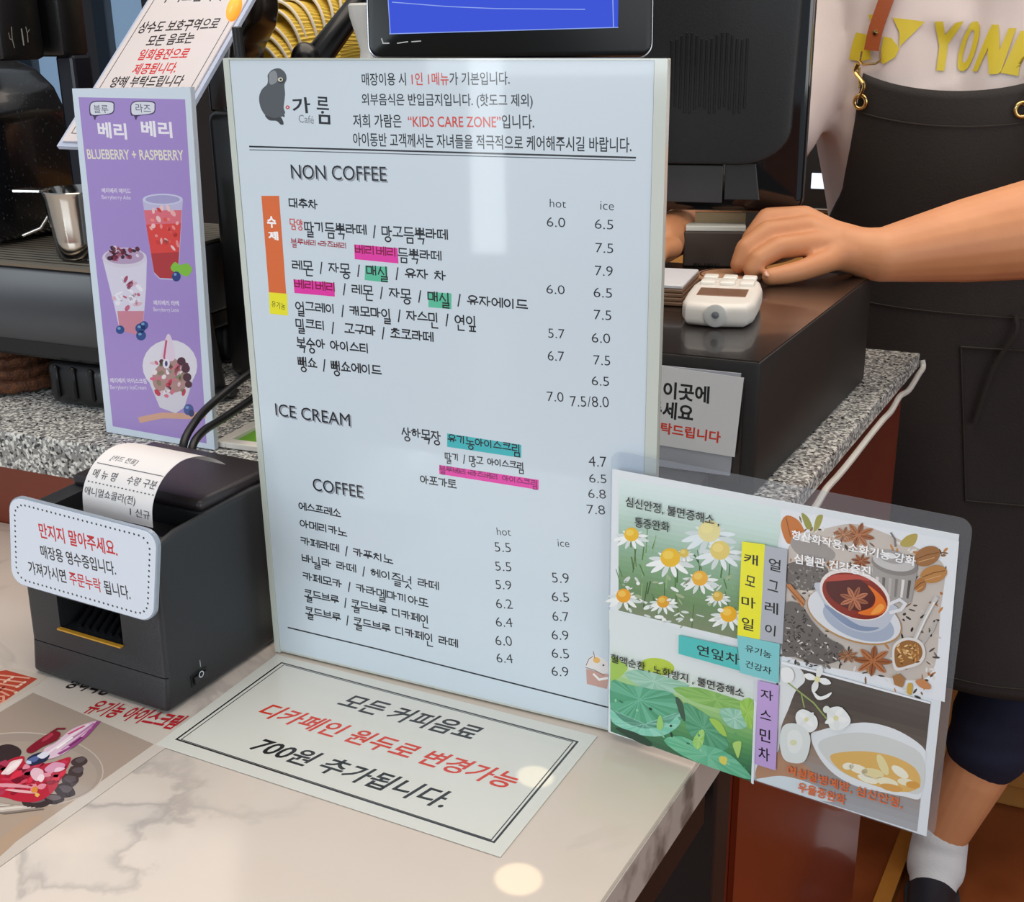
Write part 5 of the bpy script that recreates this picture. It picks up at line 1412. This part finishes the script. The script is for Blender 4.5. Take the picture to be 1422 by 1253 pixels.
def cup(o, ax, r0, r1, L, body, rim, label, group, first=None):
    """rim centre at o, the body running along ax"""
    if first is None:
        t = thing('paper_cup', label, 'paper cup', o, group)
        bm = B(); lathe(bm, [(r1, .001), (r0 + (r1 - r0) * .1, L * .9), (r0, L), (0, L)], o, ax, 108, 54, .0006); obj('ripple_sleeve', bm, body, t, True)
        bm = B(); u = Vector(ax).orthogonal().normalized(); w = Vector(ax).cross(u)
        tube(bm, [o + (u * math.cos(q * math.tau / 48) + w * math.sin(q * math.tau / 48)) * (r1 + .001) for q in range(48)], .0019, 8, closed=True); obj('rim', bm, rim, t, True)
        return t
    r = first.copy(); COL.objects.link(r); r.location = o; r['label'] = label
    for ch in first.children:
        c = ch.copy(); COL.objects.link(c); c.parent = r
    return r
m_ycup = M('yellow_ripple', '#dcbb45', .55); m_rim = M('cup_rim', '#dcd6ca', .45); m_ocup = M('orange_ripple', '#d4562a', .55)
mids = [(377, 77, 42), (388, 68, 38), (397, 58, 34), (407, 40, 31), (415, 31, 28), (433, 32, 22), (448, 28, 15), (461, 21, 9), (473, 16, 2), (484, 8, -3), (494, -2, -6), (504, -10, -8)]
ord_ = ['lowest at the front', 'second from the front', 'third from the front', 'fourth from the front', 'fifth from the front', 'sixth from the front', 'seventh from the front', 'eighth from the front',
        'ninth from the front', 'tenth from the front', 'eleventh from the front', 'last at the back']
cps = None; ax0 = None; TT = math.radians(42)
for i, (x, y, g) in enumerate(mids):
    g = math.radians(g); im = RGT * math.cos(g) + UPV * math.sin(g)
    ax = (im * math.cos(TT) + FWD * math.sin(TT)).normalized()
    o = on_y(x, y, 1.44 + i * .014) - im * .046 * math.sin(TT) + FWD * .03
    c = cup(o, ax, .033, .047, .085, m_ycup, m_rim, 'yellow ripple paper cup in the curved nest behind the board, ' + ord_[i], 'yellow paper cups nested behind the board', cps)
    if cps is None: cps, ax0 = c, ax
    else:
        c.rotation_euler = ax0.rotation_difference(ax).to_euler()
# black cradle that carries the nested cups
k0_, k1_ = on_y(432, 92, 1.40), on_y(524, -28, 1.44)
cr_ = thing('cup_cradle', 'black cradle with a slanting rail in front of the nested yellow paper cups', 'cup holder', Vector((k0_.x, k0_.y, ZG)))
bm = B(); tube(bm, [k0_ - UP * .02, k0_, k0_.lerp(k1_, .5), k1_], [.017, .016, .0135, .012], 14); obj('rail', bm, M('appliance_black', '#0c0b0b', .3, coat=.2), cr_, True)
bm = B(); q_ = on_y(424, 84, 1.385); ball(bm, q_, .016, 1, 1, 1.2, sub=3); obj('knob', bm, M('appliance_black'), cr_, 'all')
bm = B(); slab(bm, frame_at(Vector((k0_.x + .005, k0_.y, ZG + .001))), 0, 0, .04, k0_.z - ZG - .02, -.03, .01, .004); slab(bm, frame_at(Vector((k0_.x - .005, k0_.y + .02, ZG + .001))), 0, 0, .07, .012, -.12, .03, .004); obj('post', bm, M('appliance_black'), cr_, True)
# orange cups lower right
im = RGT * -.35 + UPV * .94; oax = (im * math.cos(TT) + FWD * math.sin(TT)).normalized(); ocp = None
for i, (x, y) in enumerate(((484, 87), (487, 74), (491, 62))):
    o = on_y(x, y, 1.66 + i * .012) - im * .046 * math.sin(TT) + FWD * .03
    c = cup(o, oax, .033, .044, .085, m_ocup, m_rim, 'orange ripple paper cup in a short nest left of the blue screen, ' + ['lowest', 'middle one', 'topmost'][i], 'orange paper cups behind the board', ocp)
    ocp = ocp or c
# white tumbler
wt = on_y(505, 88, 1.22)
bm = B(); ZB = wt.z - .10
lathe(bm, [(0, -.06), (.028, -.06), (.03, -.05), (.03, .05), (.026, .075), (.016, .098), (.0145, .112), (.019, .128), (.023, .142), (.024, .152), (.022, .154), (0, .154)], Vector((wt.x + .012, wt.y, ZB)), UP, 32)
o = obj('white_bottle', bm, M('white_plastic', '#cfccc4', .35), None, True); tag(o, 'pale white bottle with a narrow neck at the left of the blue screen', 'bottle')
bm = B(); slab(bm, frame_at(Vector((wt.x - .03, wt.y - .01, ZD + .002))), 0, 0, .075, ZB - .0605 - ZD - .002, -.08, .03, .003); o = obj('black_box', bm, M('appliance_black'), None); tag(o, 'plain black box under the pale white bottle behind the price board', 'box')

# ================================================================== the cashier
def capsule(bm, p, q, r0, r1, seg=20, n=5):
    p, q = Vector(p), Vector(q); ax = (q - p); L = ax.length
    if L < 1e-6: ball(bm, p, r0, sub=3); return
    ax.normalize(); prof = []
    for i in range(n + 1): t = math.pi / 2 * i / n; prof.append((r0 * math.sin(t), -r0 * math.cos(t)))
    for i in range(n + 1): t = math.pi / 2 * i / n; prof.append((r1 * math.cos(t), L + r1 * math.sin(t)))
    lathe(bm, prof, p, ax, seg)


def melt(bm, voxel, smooth=4, fac=.5):
    """one continuous skin over overlapping volumes"""
    me = bpy.data.meshes.new('m'); bm.to_mesh(me); bm.free(); o = bpy.data.objects.new('m', me); COL.objects.link(o)
    r = o.modifiers.new('r', 'REMESH'); r.mode = 'VOXEL'; r.voxel_size = voxel
    if smooth:
        s = o.modifiers.new('s', 'SMOOTH'); s.factor = fac; s.iterations = smooth
    bpy.context.view_layer.update()
    nm = bpy.data.meshes.new_from_object(o.evaluated_get(bpy.context.evaluated_depsgraph_get()))
    out = B(); out.from_mesh(nm)
    bpy.data.objects.remove(o); bpy.data.meshes.remove(me); bpy.data.meshes.remove(nm)
    return out


def chain(bm, pts, rs):
    for i in range(len(pts) - 1): capsule(bm, pts[i], pts[i + 1], rs[i], rs[i + 1])


F_ = -ED
hip = Vector((.70, 1.74, .90)); waist = Vector((.665, 1.735, 1.05)); chest = Vector((.625, 1.72, 1.21)); upper = Vector((.60, 1.71, 1.345)); neck = Vector((.585, 1.70, 1.44)); head = Vector((.565, 1.67, 1.575))
rsh = upper - EX * .165 + UP * .02; relb = Vector((.372, 1.70, 1.175)); rwri = Vector((.225, 1.470, 1.098)); rhand = Vector((.172, 1.385, 1.089))
lsh = upper + EX * .165 + UP * .02; lelb = Vector((.735, 1.425, 1.11)); lwri = on_y(1226, 354, 1.31)
person = thing('person', 'person in white yellow print shirt and black apron resting a hand on the cash drawer', 'person', (.70, 1.70, 0))
m_skin = M('skin', '#da986b', .5, var=(14, '#cb875b', 3, .3, .75), bump=(220, .06))
bm = B()
for s in (-1, 1):
    chain(bm, [hip + EX * .06 * s, waist + EX * .055 * s, chest + EX * .06 * s, upper + EX * .07 * s], [.125, .11, .11, .085])
chain(bm, [upper, neck, head - UP * .05], [.075, .055, .055])
# head
ball(bm, head + UP * .015, .085, .92, 1.08, 1.18, sub=3); capsule(bm, head - UP * .02 + F_ * .02, head - UP * .085 + F_ * .045, .06, .035)
capsule(bm, head + F_ * .082 + UP * .01, head + F_ * .100 - UP * .022, .010, .014)
for s in (-1, 1):
    ball(bm, head + EX * .082 * s - UP * .005, .028, .35, .7, 1.1, sub=2)
    ball(bm, head + EX * .015 * s + F_ * .088 - UP * .052, .010, 1.6, .8, .6, sub=2)
# arms
chain(bm, [upper - EX * .08, rsh, relb, rwri], [.07, .058, .045, .027]); chain(bm, [upper + EX * .08, lsh, lelb], [.07, .06, .054])
chain(bm, [lelb, lelb.lerp(lwri, .35), lelb.lerp(lwri, .7), lwri], [.056, .060, .046, .0295])
# left hand, on the drawer
kn = {'index': on_y(1117, 303, 1.352), 'middle': on_y(1124, 317, 1.333), 'ring': on_y(1135, 338, 1.314), 'little': on_y(1150, 362, 1.297)}
fing = {'index': [kn['index'], on_y(1066, 304, 1.345), on_y(1044, 332, 1.335), on_y(1034, 362, 1.33)],
        'middle': [kn['middle'], on_y(1066, 322, 1.318), on_y(1036, 345, 1.308), on_y(1027, 367, 1.305)],
        'ring': [kn['ring'], on_y(1081, 344, 1.297), on_y(1054, 360, 1.290), on_y(1045, 375, 1.287)],
        'little': [kn['little'], on_y(1112, 376, 1.279), on_y(1087, 387, 1.274), on_y(1069, 393, 1.271)]}
fr_ = {'index': (.0140, .0124, .0112, .0100), 'middle': (.0142, .0126, .0114, .0102), 'ring': (.0138, .0122, .0112, .0100), 'little': (.0130, .0112, .0104, .0092)}
for k in fing:
    for q, r_ in zip(fing[k], fr_[k]): q.z = max(q.z, ZD + r_ + (.0068 if k in ('index', 'middle') else .001))
palm = [on_y(1205, 352, 1.315), on_y(1175, 345, 1.318)]
chain(bm, [lwri, palm[0], palm[1]], [.0295, .028, .0245])
for k, v in kn.items():
    chain(bm, [palm[0], palm[1].lerp(v, .4), v], [.026, .019, .0140 if k != 'little' else .0130])
    chain(bm, fing[k], fr_[k])
chain(bm, [kn['index'], palm[0]], [.012, .02]); chain(bm, [kn['index'].lerp(kn['middle'], .5), palm[0]], [.013, .02])
# thumb, from the side of the palm, under the index finger
th = [palm[0].lerp(kn['index'], .15) + UP * -.012 + ED * .012, on_y(1128, 318, 1.372) - UP * .012, on_y(1090, 340, 1.362) - UP * .008, on_y(1062, 358, 1.350)]
chain(bm, th, [.018, .0135, .0115, .0098])
# right hand, behind the monitor
hx = (rhand - rwri).normalized(); hside = hx.cross(UP).normalized()
chain(bm, [rwri, rhand], [.027, .026])
for i, (o_, l_) in enumerate(((-.027, .062), (-.009, .074), (.010, .078), (.027, .07))):
    a = rhand + hside * o_ * .9 + hx * .018; b_ = a + hx * l_ * .5 + UP * .004; c_ = b_ + hx * l_ * .3 - UP * .012; d_ = c_ + hx * l_ * .15 - UP * .012
    if d_.z < ZD + .008: d_.z = ZD + .009
    if c_.z < ZD + .009: c_.z = ZD + .012
    chain(bm, [rhand, a, b_, c_, d_], [.02, .0115, .0098, .009, .0082])
a = rhand + hside * .03 - hx * .01; chain(bm, [rhand, a, a + hx * .03 + hside * .02, a + hx * .052 + hside * .022 - UP * .01], [.02, .0135, .0115, .0095])
# legs and feet
lh, lk, la = hip + EX * .10 + UP * -.04, Vector((.815, 1.64, .475)), Vector((.674, 1.62, .085))
rh, rk, ra_ = hip - EX * .10 + UP * -.04, Vector((.555, 1.74, .475)), Vector((.47, 1.80, .085))
for h, k, a in ((lh, lk, la), (rh, rk, ra_)):
    chain(bm, [h, h.lerp(k, .5), k, k.lerp(a, .30) + ED * .02, k.lerp(a, .7), a], [.098, .082, .062, .064, .049, .037])
    chain(bm, [a - UP * .03 + ED * .02, a - UP * .05 + F_ * .05, a - UP * .062 + F_ * .14], [.032, .03, .018])
bm = melt(bm, .0026, 4, .45)
body = obj('body', bm, m_skin, person, 'all')
# nail of the little finger
nl = fing['little'][3]; nd_ = (fing['little'][3] - fing['little'][2]).normalized()
bm = B(); ball(bm, nl + nd_ * .0035 + Vector((-.10, -.55, .83)).normalized() * .0056, .0048, 1.15, .8, .35, rot=Vector((-.1, -.55, .83)).to_track_quat('Z', 'X').to_euler(), sub=2); obj('fingernail', bm, M('nail', '#e3ab92', .25), person, 'all')
# hair and eyes
bm = B(); ball(bm, head + UP * .03 + ED * .012, .092, .98, 1.08, 1.12, sub=3)
bmesh.ops.delete(bm, geom=[v for v in bm.verts if (v.co - head).dot(F_) > .045 and v.co.z < head.z + .075], context='VERTS')
for v in bm.verts: v.co += Vector((noise.noise(v.co * 60), noise.noise(v.co * 60 + Vector((3, 0, 0))), 0)) * .004
hr_ = obj('hair', bm, M('dark_hair', '#17120f', .5), person, 'all')
md = hr_.modifiers.new('thick', 'SOLIDIFY'); md.thickness = .012; md.offset = 0
for s in (-1, 1):
    bm = B(); ball(bm, head + EX * .032 * s + F_ * .083 + UP * .012, .009, 1.3, .6, .6, sub=2); obj('eye', bm, M('eye_dark', '#1c1512', .15), person, 'all')

# ---- shirt
m_shirt = M('shirt_cloth', '#e2d3cd', .8, bump=(500, .1))
bm = B()
for s in (-1, 1):
    chain(bm, [hip + EX * .07 * s + UP * .06, waist + EX * .072 * s, chest + EX * .075 * s, upper + EX * .08 * s], [.142, .135, .130, .102])
chain(bm, [upper - EX * .02, neck - UP * .035], [.10, .066])
chain(bm, [upper - EX * .09, rsh, rsh.lerp(relb, .55), relb + UP * .018 + ED * .0], [.09, .076, .066, .058])
chain(bm, [upper + EX * .09, lsh, lsh.lerp(lelb, .55), lsh.lerp(lelb, .78)], [.09, .078, .072, .070])
bm = melt(bm, .006, 6)
for v in bm.verts:
    n_ = noise.noise(Vector((v.co.x * 9 + v.co.z * 4, v.co.y * 9, v.co.z * 3.5))) * .008 + noise.noise(Vector((v.co.x * 26, v.co.y * 26, v.co.z * 9))) * .0035
    v.co += v.normal * n_
bm.normal_update(); shirt_tree = BVHTree.FromBMesh(bm)
shirt = obj('shirt', bm, m_shirt, person, 'all')


def cast(tree, px, py, off=.0):
    d = ray(px, py).normalized()
    h = tree.ray_cast(EYE, d)
    if h[0] is None: return None, None
    n_ = h[1] if h[1].dot(d) < 0 else -h[1]
    return h[0] + n_ * off, n_


def decal(tree, polys, off, cuts=3):
    bm = B()
    for p in polys:
        try: bm.faces.new([bm.verts.new((x, y, 0)) for x, y in p])
        except ValueError: pass
    bmesh.ops.triangulate(bm, faces=bm.faces[:])
    bmesh.ops.subdivide_edges(bm, edges=bm.edges[:], cuts=cuts, use_grid_fill=True)
    bad = []
    for v in bm.verts:
        q, _ = cast(tree, v.co.x, v.co.y, off)
        if q is None: bad.append(v)
        else: v.co = q
    bmesh.ops.delete(bm, geom=bad, context='VERTS')
    return bm


def zz(pts, s=6.958, ox=1280, oy=0): return [(ox + x / s, oy + y / s) for x, y in pts]


prints = [zz([(125, 210), (205, 205), (226, 335), (320, 222), (400, 206), (245, 430), (212, 688), (135, 682), (165, 450)]),
          zz([(655, 300), (690, 238), (705, 340), (545, 690), (495, 690)]), zz([(680, 238), (748, 240), (757, 460), (740, 716), (655, 720), (642, 520)]), zz([(845, 272), (918, 272), (770, 690), (738, 716), (742, 520)]),
          zz([(960, 296), (1090, 312), (1075, 372), (965, 360), (925, 440), (1035, 455), (1010, 520), (890, 505), (835, 630), (945, 648), (935, 735), (765, 705)]),
          zz([(1130, 310), (1200, 315), (1220, 440), (1310, 330), (1390, 335), (1250, 520), (1270, 760), (1190, 755), (1180, 620), (1060, 745), (980, 740), (1150, 520)]),
          zz([(405, 182), (470, 196), (486, 330), (425, 346), (365, 332), (384, 245)], 4.043, 1090), zz([(555, 205), (600, 216), (642, 272), (618, 322), (552, 362), (536, 330)], 4.043, 1090),
          zz([(605, 100), (785, 122), (640, 265), (642, 182)], 4.043, 1090), zz([(470, 82), (525, 84), (492, 140)], 4.043, 1090)]
for i in range(18):
    q = []
    for j, (ra__, rb__) in ((i, (82, 243)), (i + 1, (82, 243)), (i + 1, (34, 160)), (i, (34, 160))):
        t = math.tau * j / 18; y_ = 448 + rb__ * math.sin(t); q.append((458 + ra__ * math.copysign(abs(math.cos(t)) ** .7, math.cos(t)) - (y_ - 448) * .27, y_))
    prints.append(zz(q))
bm = decal(shirt_tree, prints, .0022, 3)
obj('chest_print', bm, M('yellow_print', '#dcc431', .5), shirt, 'all')

# ---- apron
m_apron = M('apron_cloth', '#262220', .75, var=(7, '#302a27', 4, .3, .7), bump=(420, .25))
def axis_at(z):
    ks = [(.385, Vector((.775, 1.73))), (.60, Vector((.745, 1.735))), (.90, Vector((.70, 1.74))), (1.05, Vector((.665, 1.735))), (1.21, Vector((.625, 1.72))), (1.30, Vector((.61, 1.715)))]
    for (z0, a), (z1, b_) in zip(ks, ks[1:]):
        if z <= z1: return a.lerp(b_, max(0, (z - z0) / (z1 - z0)))
    return ks[-1][1]
def lerpk(z, ks):
    for (z0, a), (z1, b_) in zip(ks, ks[1:]):
        if z <= z1: return a + (b_ - a) * max(0, (z - z0) / (z1 - z0))
    return ks[-1][1]
def apron_pt(u, z, off=0.0):
    c = axis_at(z)
    rx = lerpk(z, [(.385, .34), (.9, .285), (1.05, .228), (1.21, .222), (1.3, .215)]) + off; ry = lerpk(z, [(.385, .185), (.9, .172), (1.05, .160), (1.21, .152), (1.3, .145)]) + off
    ph = u * math.radians(lerpk(z, [(.385, 92), (.97, 90), (1.05, 60), (1.10, 46), (1.16, 39), (1.20, 35), (1.26, 31), (1.3, 30)]))
    w = .006 * math.sin(ph * 7 + z * 5) * lerpk(z, [(.385, 1.6), (.9, .5), (1.0, .2), (1.3, .1)])
    p = Vector((c.x, c.y, z)) + EX * math.sin(ph) * (rx + w) + F_ * math.cos(ph) * (ry + w)
    return p
NU, NV = 56, 80
bm = B(); g = []
for j in range(NV + 1):
    row = []
    for i in range(NU + 1):
        u = -1 + 2 * i / NU; zt_ = 1.238 + .020 * u * u; z = zt_ + (.385 - zt_) * (j / NV)
        row.append(bm.verts.new(apron_pt(u, z)))
    g.append(row)
for j in range(NV):
    for i in range(NU): bm.faces.new((g[j][i], g[j + 1][i], g[j + 1][i + 1], g[j][i + 1]))
bmesh.ops.recalc_face_normals(bm, faces=bm.faces[:])
apron_tree = BVHTree.FromBMesh(bm)
# give the cloth its thickness
r_ = bmesh.ops.solidify(bm, geom=bm.faces[:], thickness=.002)
apron = obj('apron', bm, m_apron, person, 'all')
def on_apron_line(us, zs, off=.003): return [apron_pt(u, z, off) for u, z in zip(us, zs)]
m_thr = M('apron_thread', '#352e29', .7)
for zc, off in ((1.195, 0), (.950, 0), (.405, 0)):
    us = [-.98 + 1.96 * i / 60 for i in range(61)]
    bm = B(); tube(bm, on_apron_line(us, [zc + .016 * u * u for u in us], .0015), .0009, 5); obj('seam', bm, m_thr, apron)
# pocket in the skirt
us = [-.05 + .85 * i / 30 for i in range(31)]
bm = B(); tube(bm, on_apron_line(us, [.905 + .01 * u for u in us], .002), .0018, 6); tube(bm, on_apron_line([-.05] * 20, [.905 - .22 * i / 19 for i in range(20)], .002), .0016, 6); tube(bm, on_apron_line([.80] * 20, [.913 - .22 * i / 19 for i in range(20)], .002), .0016, 6); tube(bm, on_apron_line(us, [.685] * 31, .002), .0016, 6)
obj('pocket_edge', bm, M('pocket_thread', '#2b2622', .7), apron, True)
bm = B(); tube(bm, spline([apron_pt(.12, .955, .006), apron_pt(.11, .93, .010), apron_pt(.04, .88, .008), apron_pt(-.02, .80, .006)], 8), .0035, 8); obj('tie_cord', bm, M('apron_cord', '#2b2622', .8), apron, True)
bm = B(); tube(bm, spline([apron_pt(.16, .965, .004), apron_pt(.3, .945, .008), apron_pt(.5, .955, .008), apron_pt(.75, .945, .006)], 8), .003, 8); obj('tie_cord', bm, M('apron_cord'), apron, True)

m_brass = M('brass', '#d8b878', .22, 1.0); m_leather = M('tan_strap', '#a8542a', .45, bump=(300, .2))
def ring_on(tree, px, py, R, r, name):
    q, n_ = cast(tree, px, py, .004)
    u = n_.orthogonal().normalized(); w = n_.cross(u)
    bm = B(); tube(bm, [q + (u * math.cos(t * math.tau / 28) + w * math.sin(t * math.tau / 28)) * R for t in range(28)], r, 10, closed=True)
    o = obj(name, bm, m_brass, apron, True)
    return o, q
def ribbon(cpts, nrm, w, th):
    bm = B(); rows = []
    for i, p in enumerate(cpts):
        t = (cpts[min(i + 1, len(cpts) - 1)] - cpts[max(i - 1, 0)]).normalized(); n_ = nrm[i]; sd__ = t.cross(n_).normalized()
        rows.append([bm.verts.new(p + sd__ * w * a + n_ * b_) for a, b_ in ((-.5, 0), (.5, 0), (.5, th), (-.5, th))])
    for a, b_ in zip(rows, rows[1:]):
        for k in range(4): bm.faces.new((a[k], a[(k + 1) % 4], b_[(k + 1) % 4], b_[k]))
    bm.faces.new(rows[0]); bm.faces.new(rows[-1][::-1]); bmesh.ops.recalc_face_normals(bm, faces=bm.faces[:])
    return bm
def strap(path, eye, dring, stud):
    ey, q = ring_on(apron_tree, eye[0], eye[1], .0085, .0028, 'eyelet')
    cs, ns_ = [], []
    for x, y in path:
        a, n_ = cast(shirt_tree, x, y, .007)
        if a is None: continue
        cs.append(a); ns_.append(n_)
    # on over the shoulder to the back of the neck
    if cs:
        last = cs[-1]; tgt = [neck + ED * .07 + EX * (.03 if last.x > neck.x else -.03) - UP * .02]
        top = upper + EX * (.085 if last.x > upper.x else -.085) + UP * .125
        sp = spline(cs + [top] + tgt, 6); cs2 = sp
        ns2 = []
        for i, p in enumerate(cs2):
            f_i = min(i // 6, len(ns_) - 1); ns2.append(ns_[f_i] if i // 6 < len(ns_) else (p - upper).normalized())
        st = obj('neck_strap', ribbon(cs2, ns2, .0185, .003), m_leather, apron, True)
        s_, n_ = cast(shirt_tree, stud[0], stud[1], .010)
        if s_ is not None:
            bm = B(); lathe(bm, [(0, .0025), (.003, .002), (.004, 0), (0, -.001)], s_, n_, 16); obj('stud', bm, m_brass, st, True)
    d = [cast(shirt_tree, x, y, .010)[0] for x, y in dring]
    bm = B()
    if all(p is not None for p in d): tube(bm, d, .0017, 8)
    hk = []
    for x, y in ((dring[2][0] - 6, dring[2][1] - 1), (dring[2][0] - 8, dring[2][1] + 10), (eye[0] + 8, eye[1] - 24), (eye[0] + 1, eye[1] - 6)):
        a = cast(apron_tree, x, y, .010)[0] or cast(shirt_tree, x, y, .013)[0]
        if a is not None: hk.append(a)
    if len(hk) > 2: tube(bm, spline(hk, 6), [.0036 - .0018 * min(1, i / (6 * (len(hk) - 1))) for i in range(6 * (len(hk) - 1) + 1)], 8)
    hk2 = [cast(shirt_tree, dring[2][0] - 5, dring[2][1] + 4, .010)[0], cast(apron_tree, dring[2][0] - 4, dring[2][1] + 32, .008)[0]]
    if all(h is not None for h in hk2): tube(bm, hk2, .0017, 8)
    if len(bm.verts): obj('clasp', bm, m_brass, apron, True)
    else: bm.free()
strap([(1213, 70), (1218, 45), (1226, 18), (1234, -8), (1243, -40), (1250, -75)], (1197, 141), [(1200, 71), (1198, 84), (1202, 89), (1220, 88), (1226, 84), (1226, 72)], (1219, 46))
strap([(1454, 74), (1458, 50), (1460, 20), (1458, -10), (1452, -40), (1444, -75)], (1419, 152), [(1442, 76), (1440, 88), (1444, 94), (1462, 94), (1468, 88), (1468, 76)], (1456, 52))

# ---- trousers, socks, shoes
bm = B()
for h, k, a in ((lh, lk, la), (rh, rk, ra_)):
    hem = k.lerp(a, .56); hem.z = max(hem.z, .29)
    chain(bm, [h + UP * .06, h.lerp(k, .5), k, k.lerp(a, .44) + ED * .006, k.lerp(a, .56)], [.125, .108, .084, .074, .064])
chain(bm, [hip + EX * .05, hip - EX * .05], [.13, .13])
bm = melt(bm, .006, 4)
for v in bm.verts: v.co += v.normal * (noise.noise(Vector((v.co.x * 8, v.co.y * 8, v.co.z * 34))) * .004)
obj('shorts', bm, M('navy_cloth', '#141a33', .85, bump=(400, .3)), person, 'all')
for nm, (k, a) in (('l', (lk, la)), ('r', (rk, ra_))):
    bm = B(); chain(bm, [a + (k - a).normalized() * .004, a - UP * .016, a - UP * .036 + F_ * .02], [.0425, .044, .045]); chain(bm, [a - UP * .03 + ED * .018, a - UP * .05 + F_ * .05], [.040, .036])
    bm = melt(bm, .004, 3); obj('sock', bm, M('white_sock', '#d9d9dc', .85, bump=(300, .4)), person, 'all')
    bm = B(); t0 = a - UP * .052
    chain(bm, [t0 + ED * .03 - UP * .004, t0 + F_ * .06 - UP * .004, t0 + F_ * .15 - UP * .006], [.038, .036, .030]); ball(bm, t0 + ED * .04 + UP * .002, .034, 1, 1, .9)
    bm = melt(bm, .005, 3)
    for v in bm.verts:
        if v.co.z < .004: v.co.z = .004
    sh = obj('shoe', bm, M('dark_shoe', '#1b1d28', .5), person, 'all')
    bm = B(); prism(bm, [Vector((p.x, p.y, .0015)) for p in [t0 + ED * .07 + EX * x for x in (-.02, .02)] + [t0 + F_ * .04 + EX * .042, t0 + F_ * .16 + EX * .028, t0 + F_ * .178, t0 + F_ * .16 - EX * .028, t0 + F_ * .04 - EX * .042]], UP * .012); obj('sole', bm, M('shoe_sole', '#3a3a40', .6), sh)

# ================================================================== added narrow spots and housings imitating two small sun patches on the counter
for i, (px, py, e, dia) in enumerate(((720, 1221, 48, .030), (743, 1080, 45, .024))):
    p = on_z(px, py, ZT); c = Vector((.22 + .2 * i, .28 - .1 * i, 2.1))
    t = thing('ceiling_light', ['small round ceiling spotlight throwing the nearer warm pool on the marble', 'small round ceiling spotlight throwing the warm pool on the counter notice'][i], 'ceiling light', c, 'warm ceiling spotlights')
    ax = (c - p).normalized()
    bm = B(); lathe(bm, [(.034, .09), (.034, 0), (.028, 0), (.026, .07), (0, .075)], c, ax, 32); obj('housing', bm, M('white_metal', '#e8e6e0', .4), t, True)
    l = bpy.data.lights.new('spot_bulb', 'SPOT'); l.energy = e; l.color = (1.0, .80, .52); l.shadow_soft_size = .002
    l.spot_size = 2 * math.atan(dia / 2 / (c - p).length); l.spot_blend = .12
    o = bpy.data.objects.new('spot_bulb', l); COL.objects.link(o); o.location = c - ax * .01; o.rotation_euler = (-ax).to_track_quat('-Z', 'Y').to_euler()
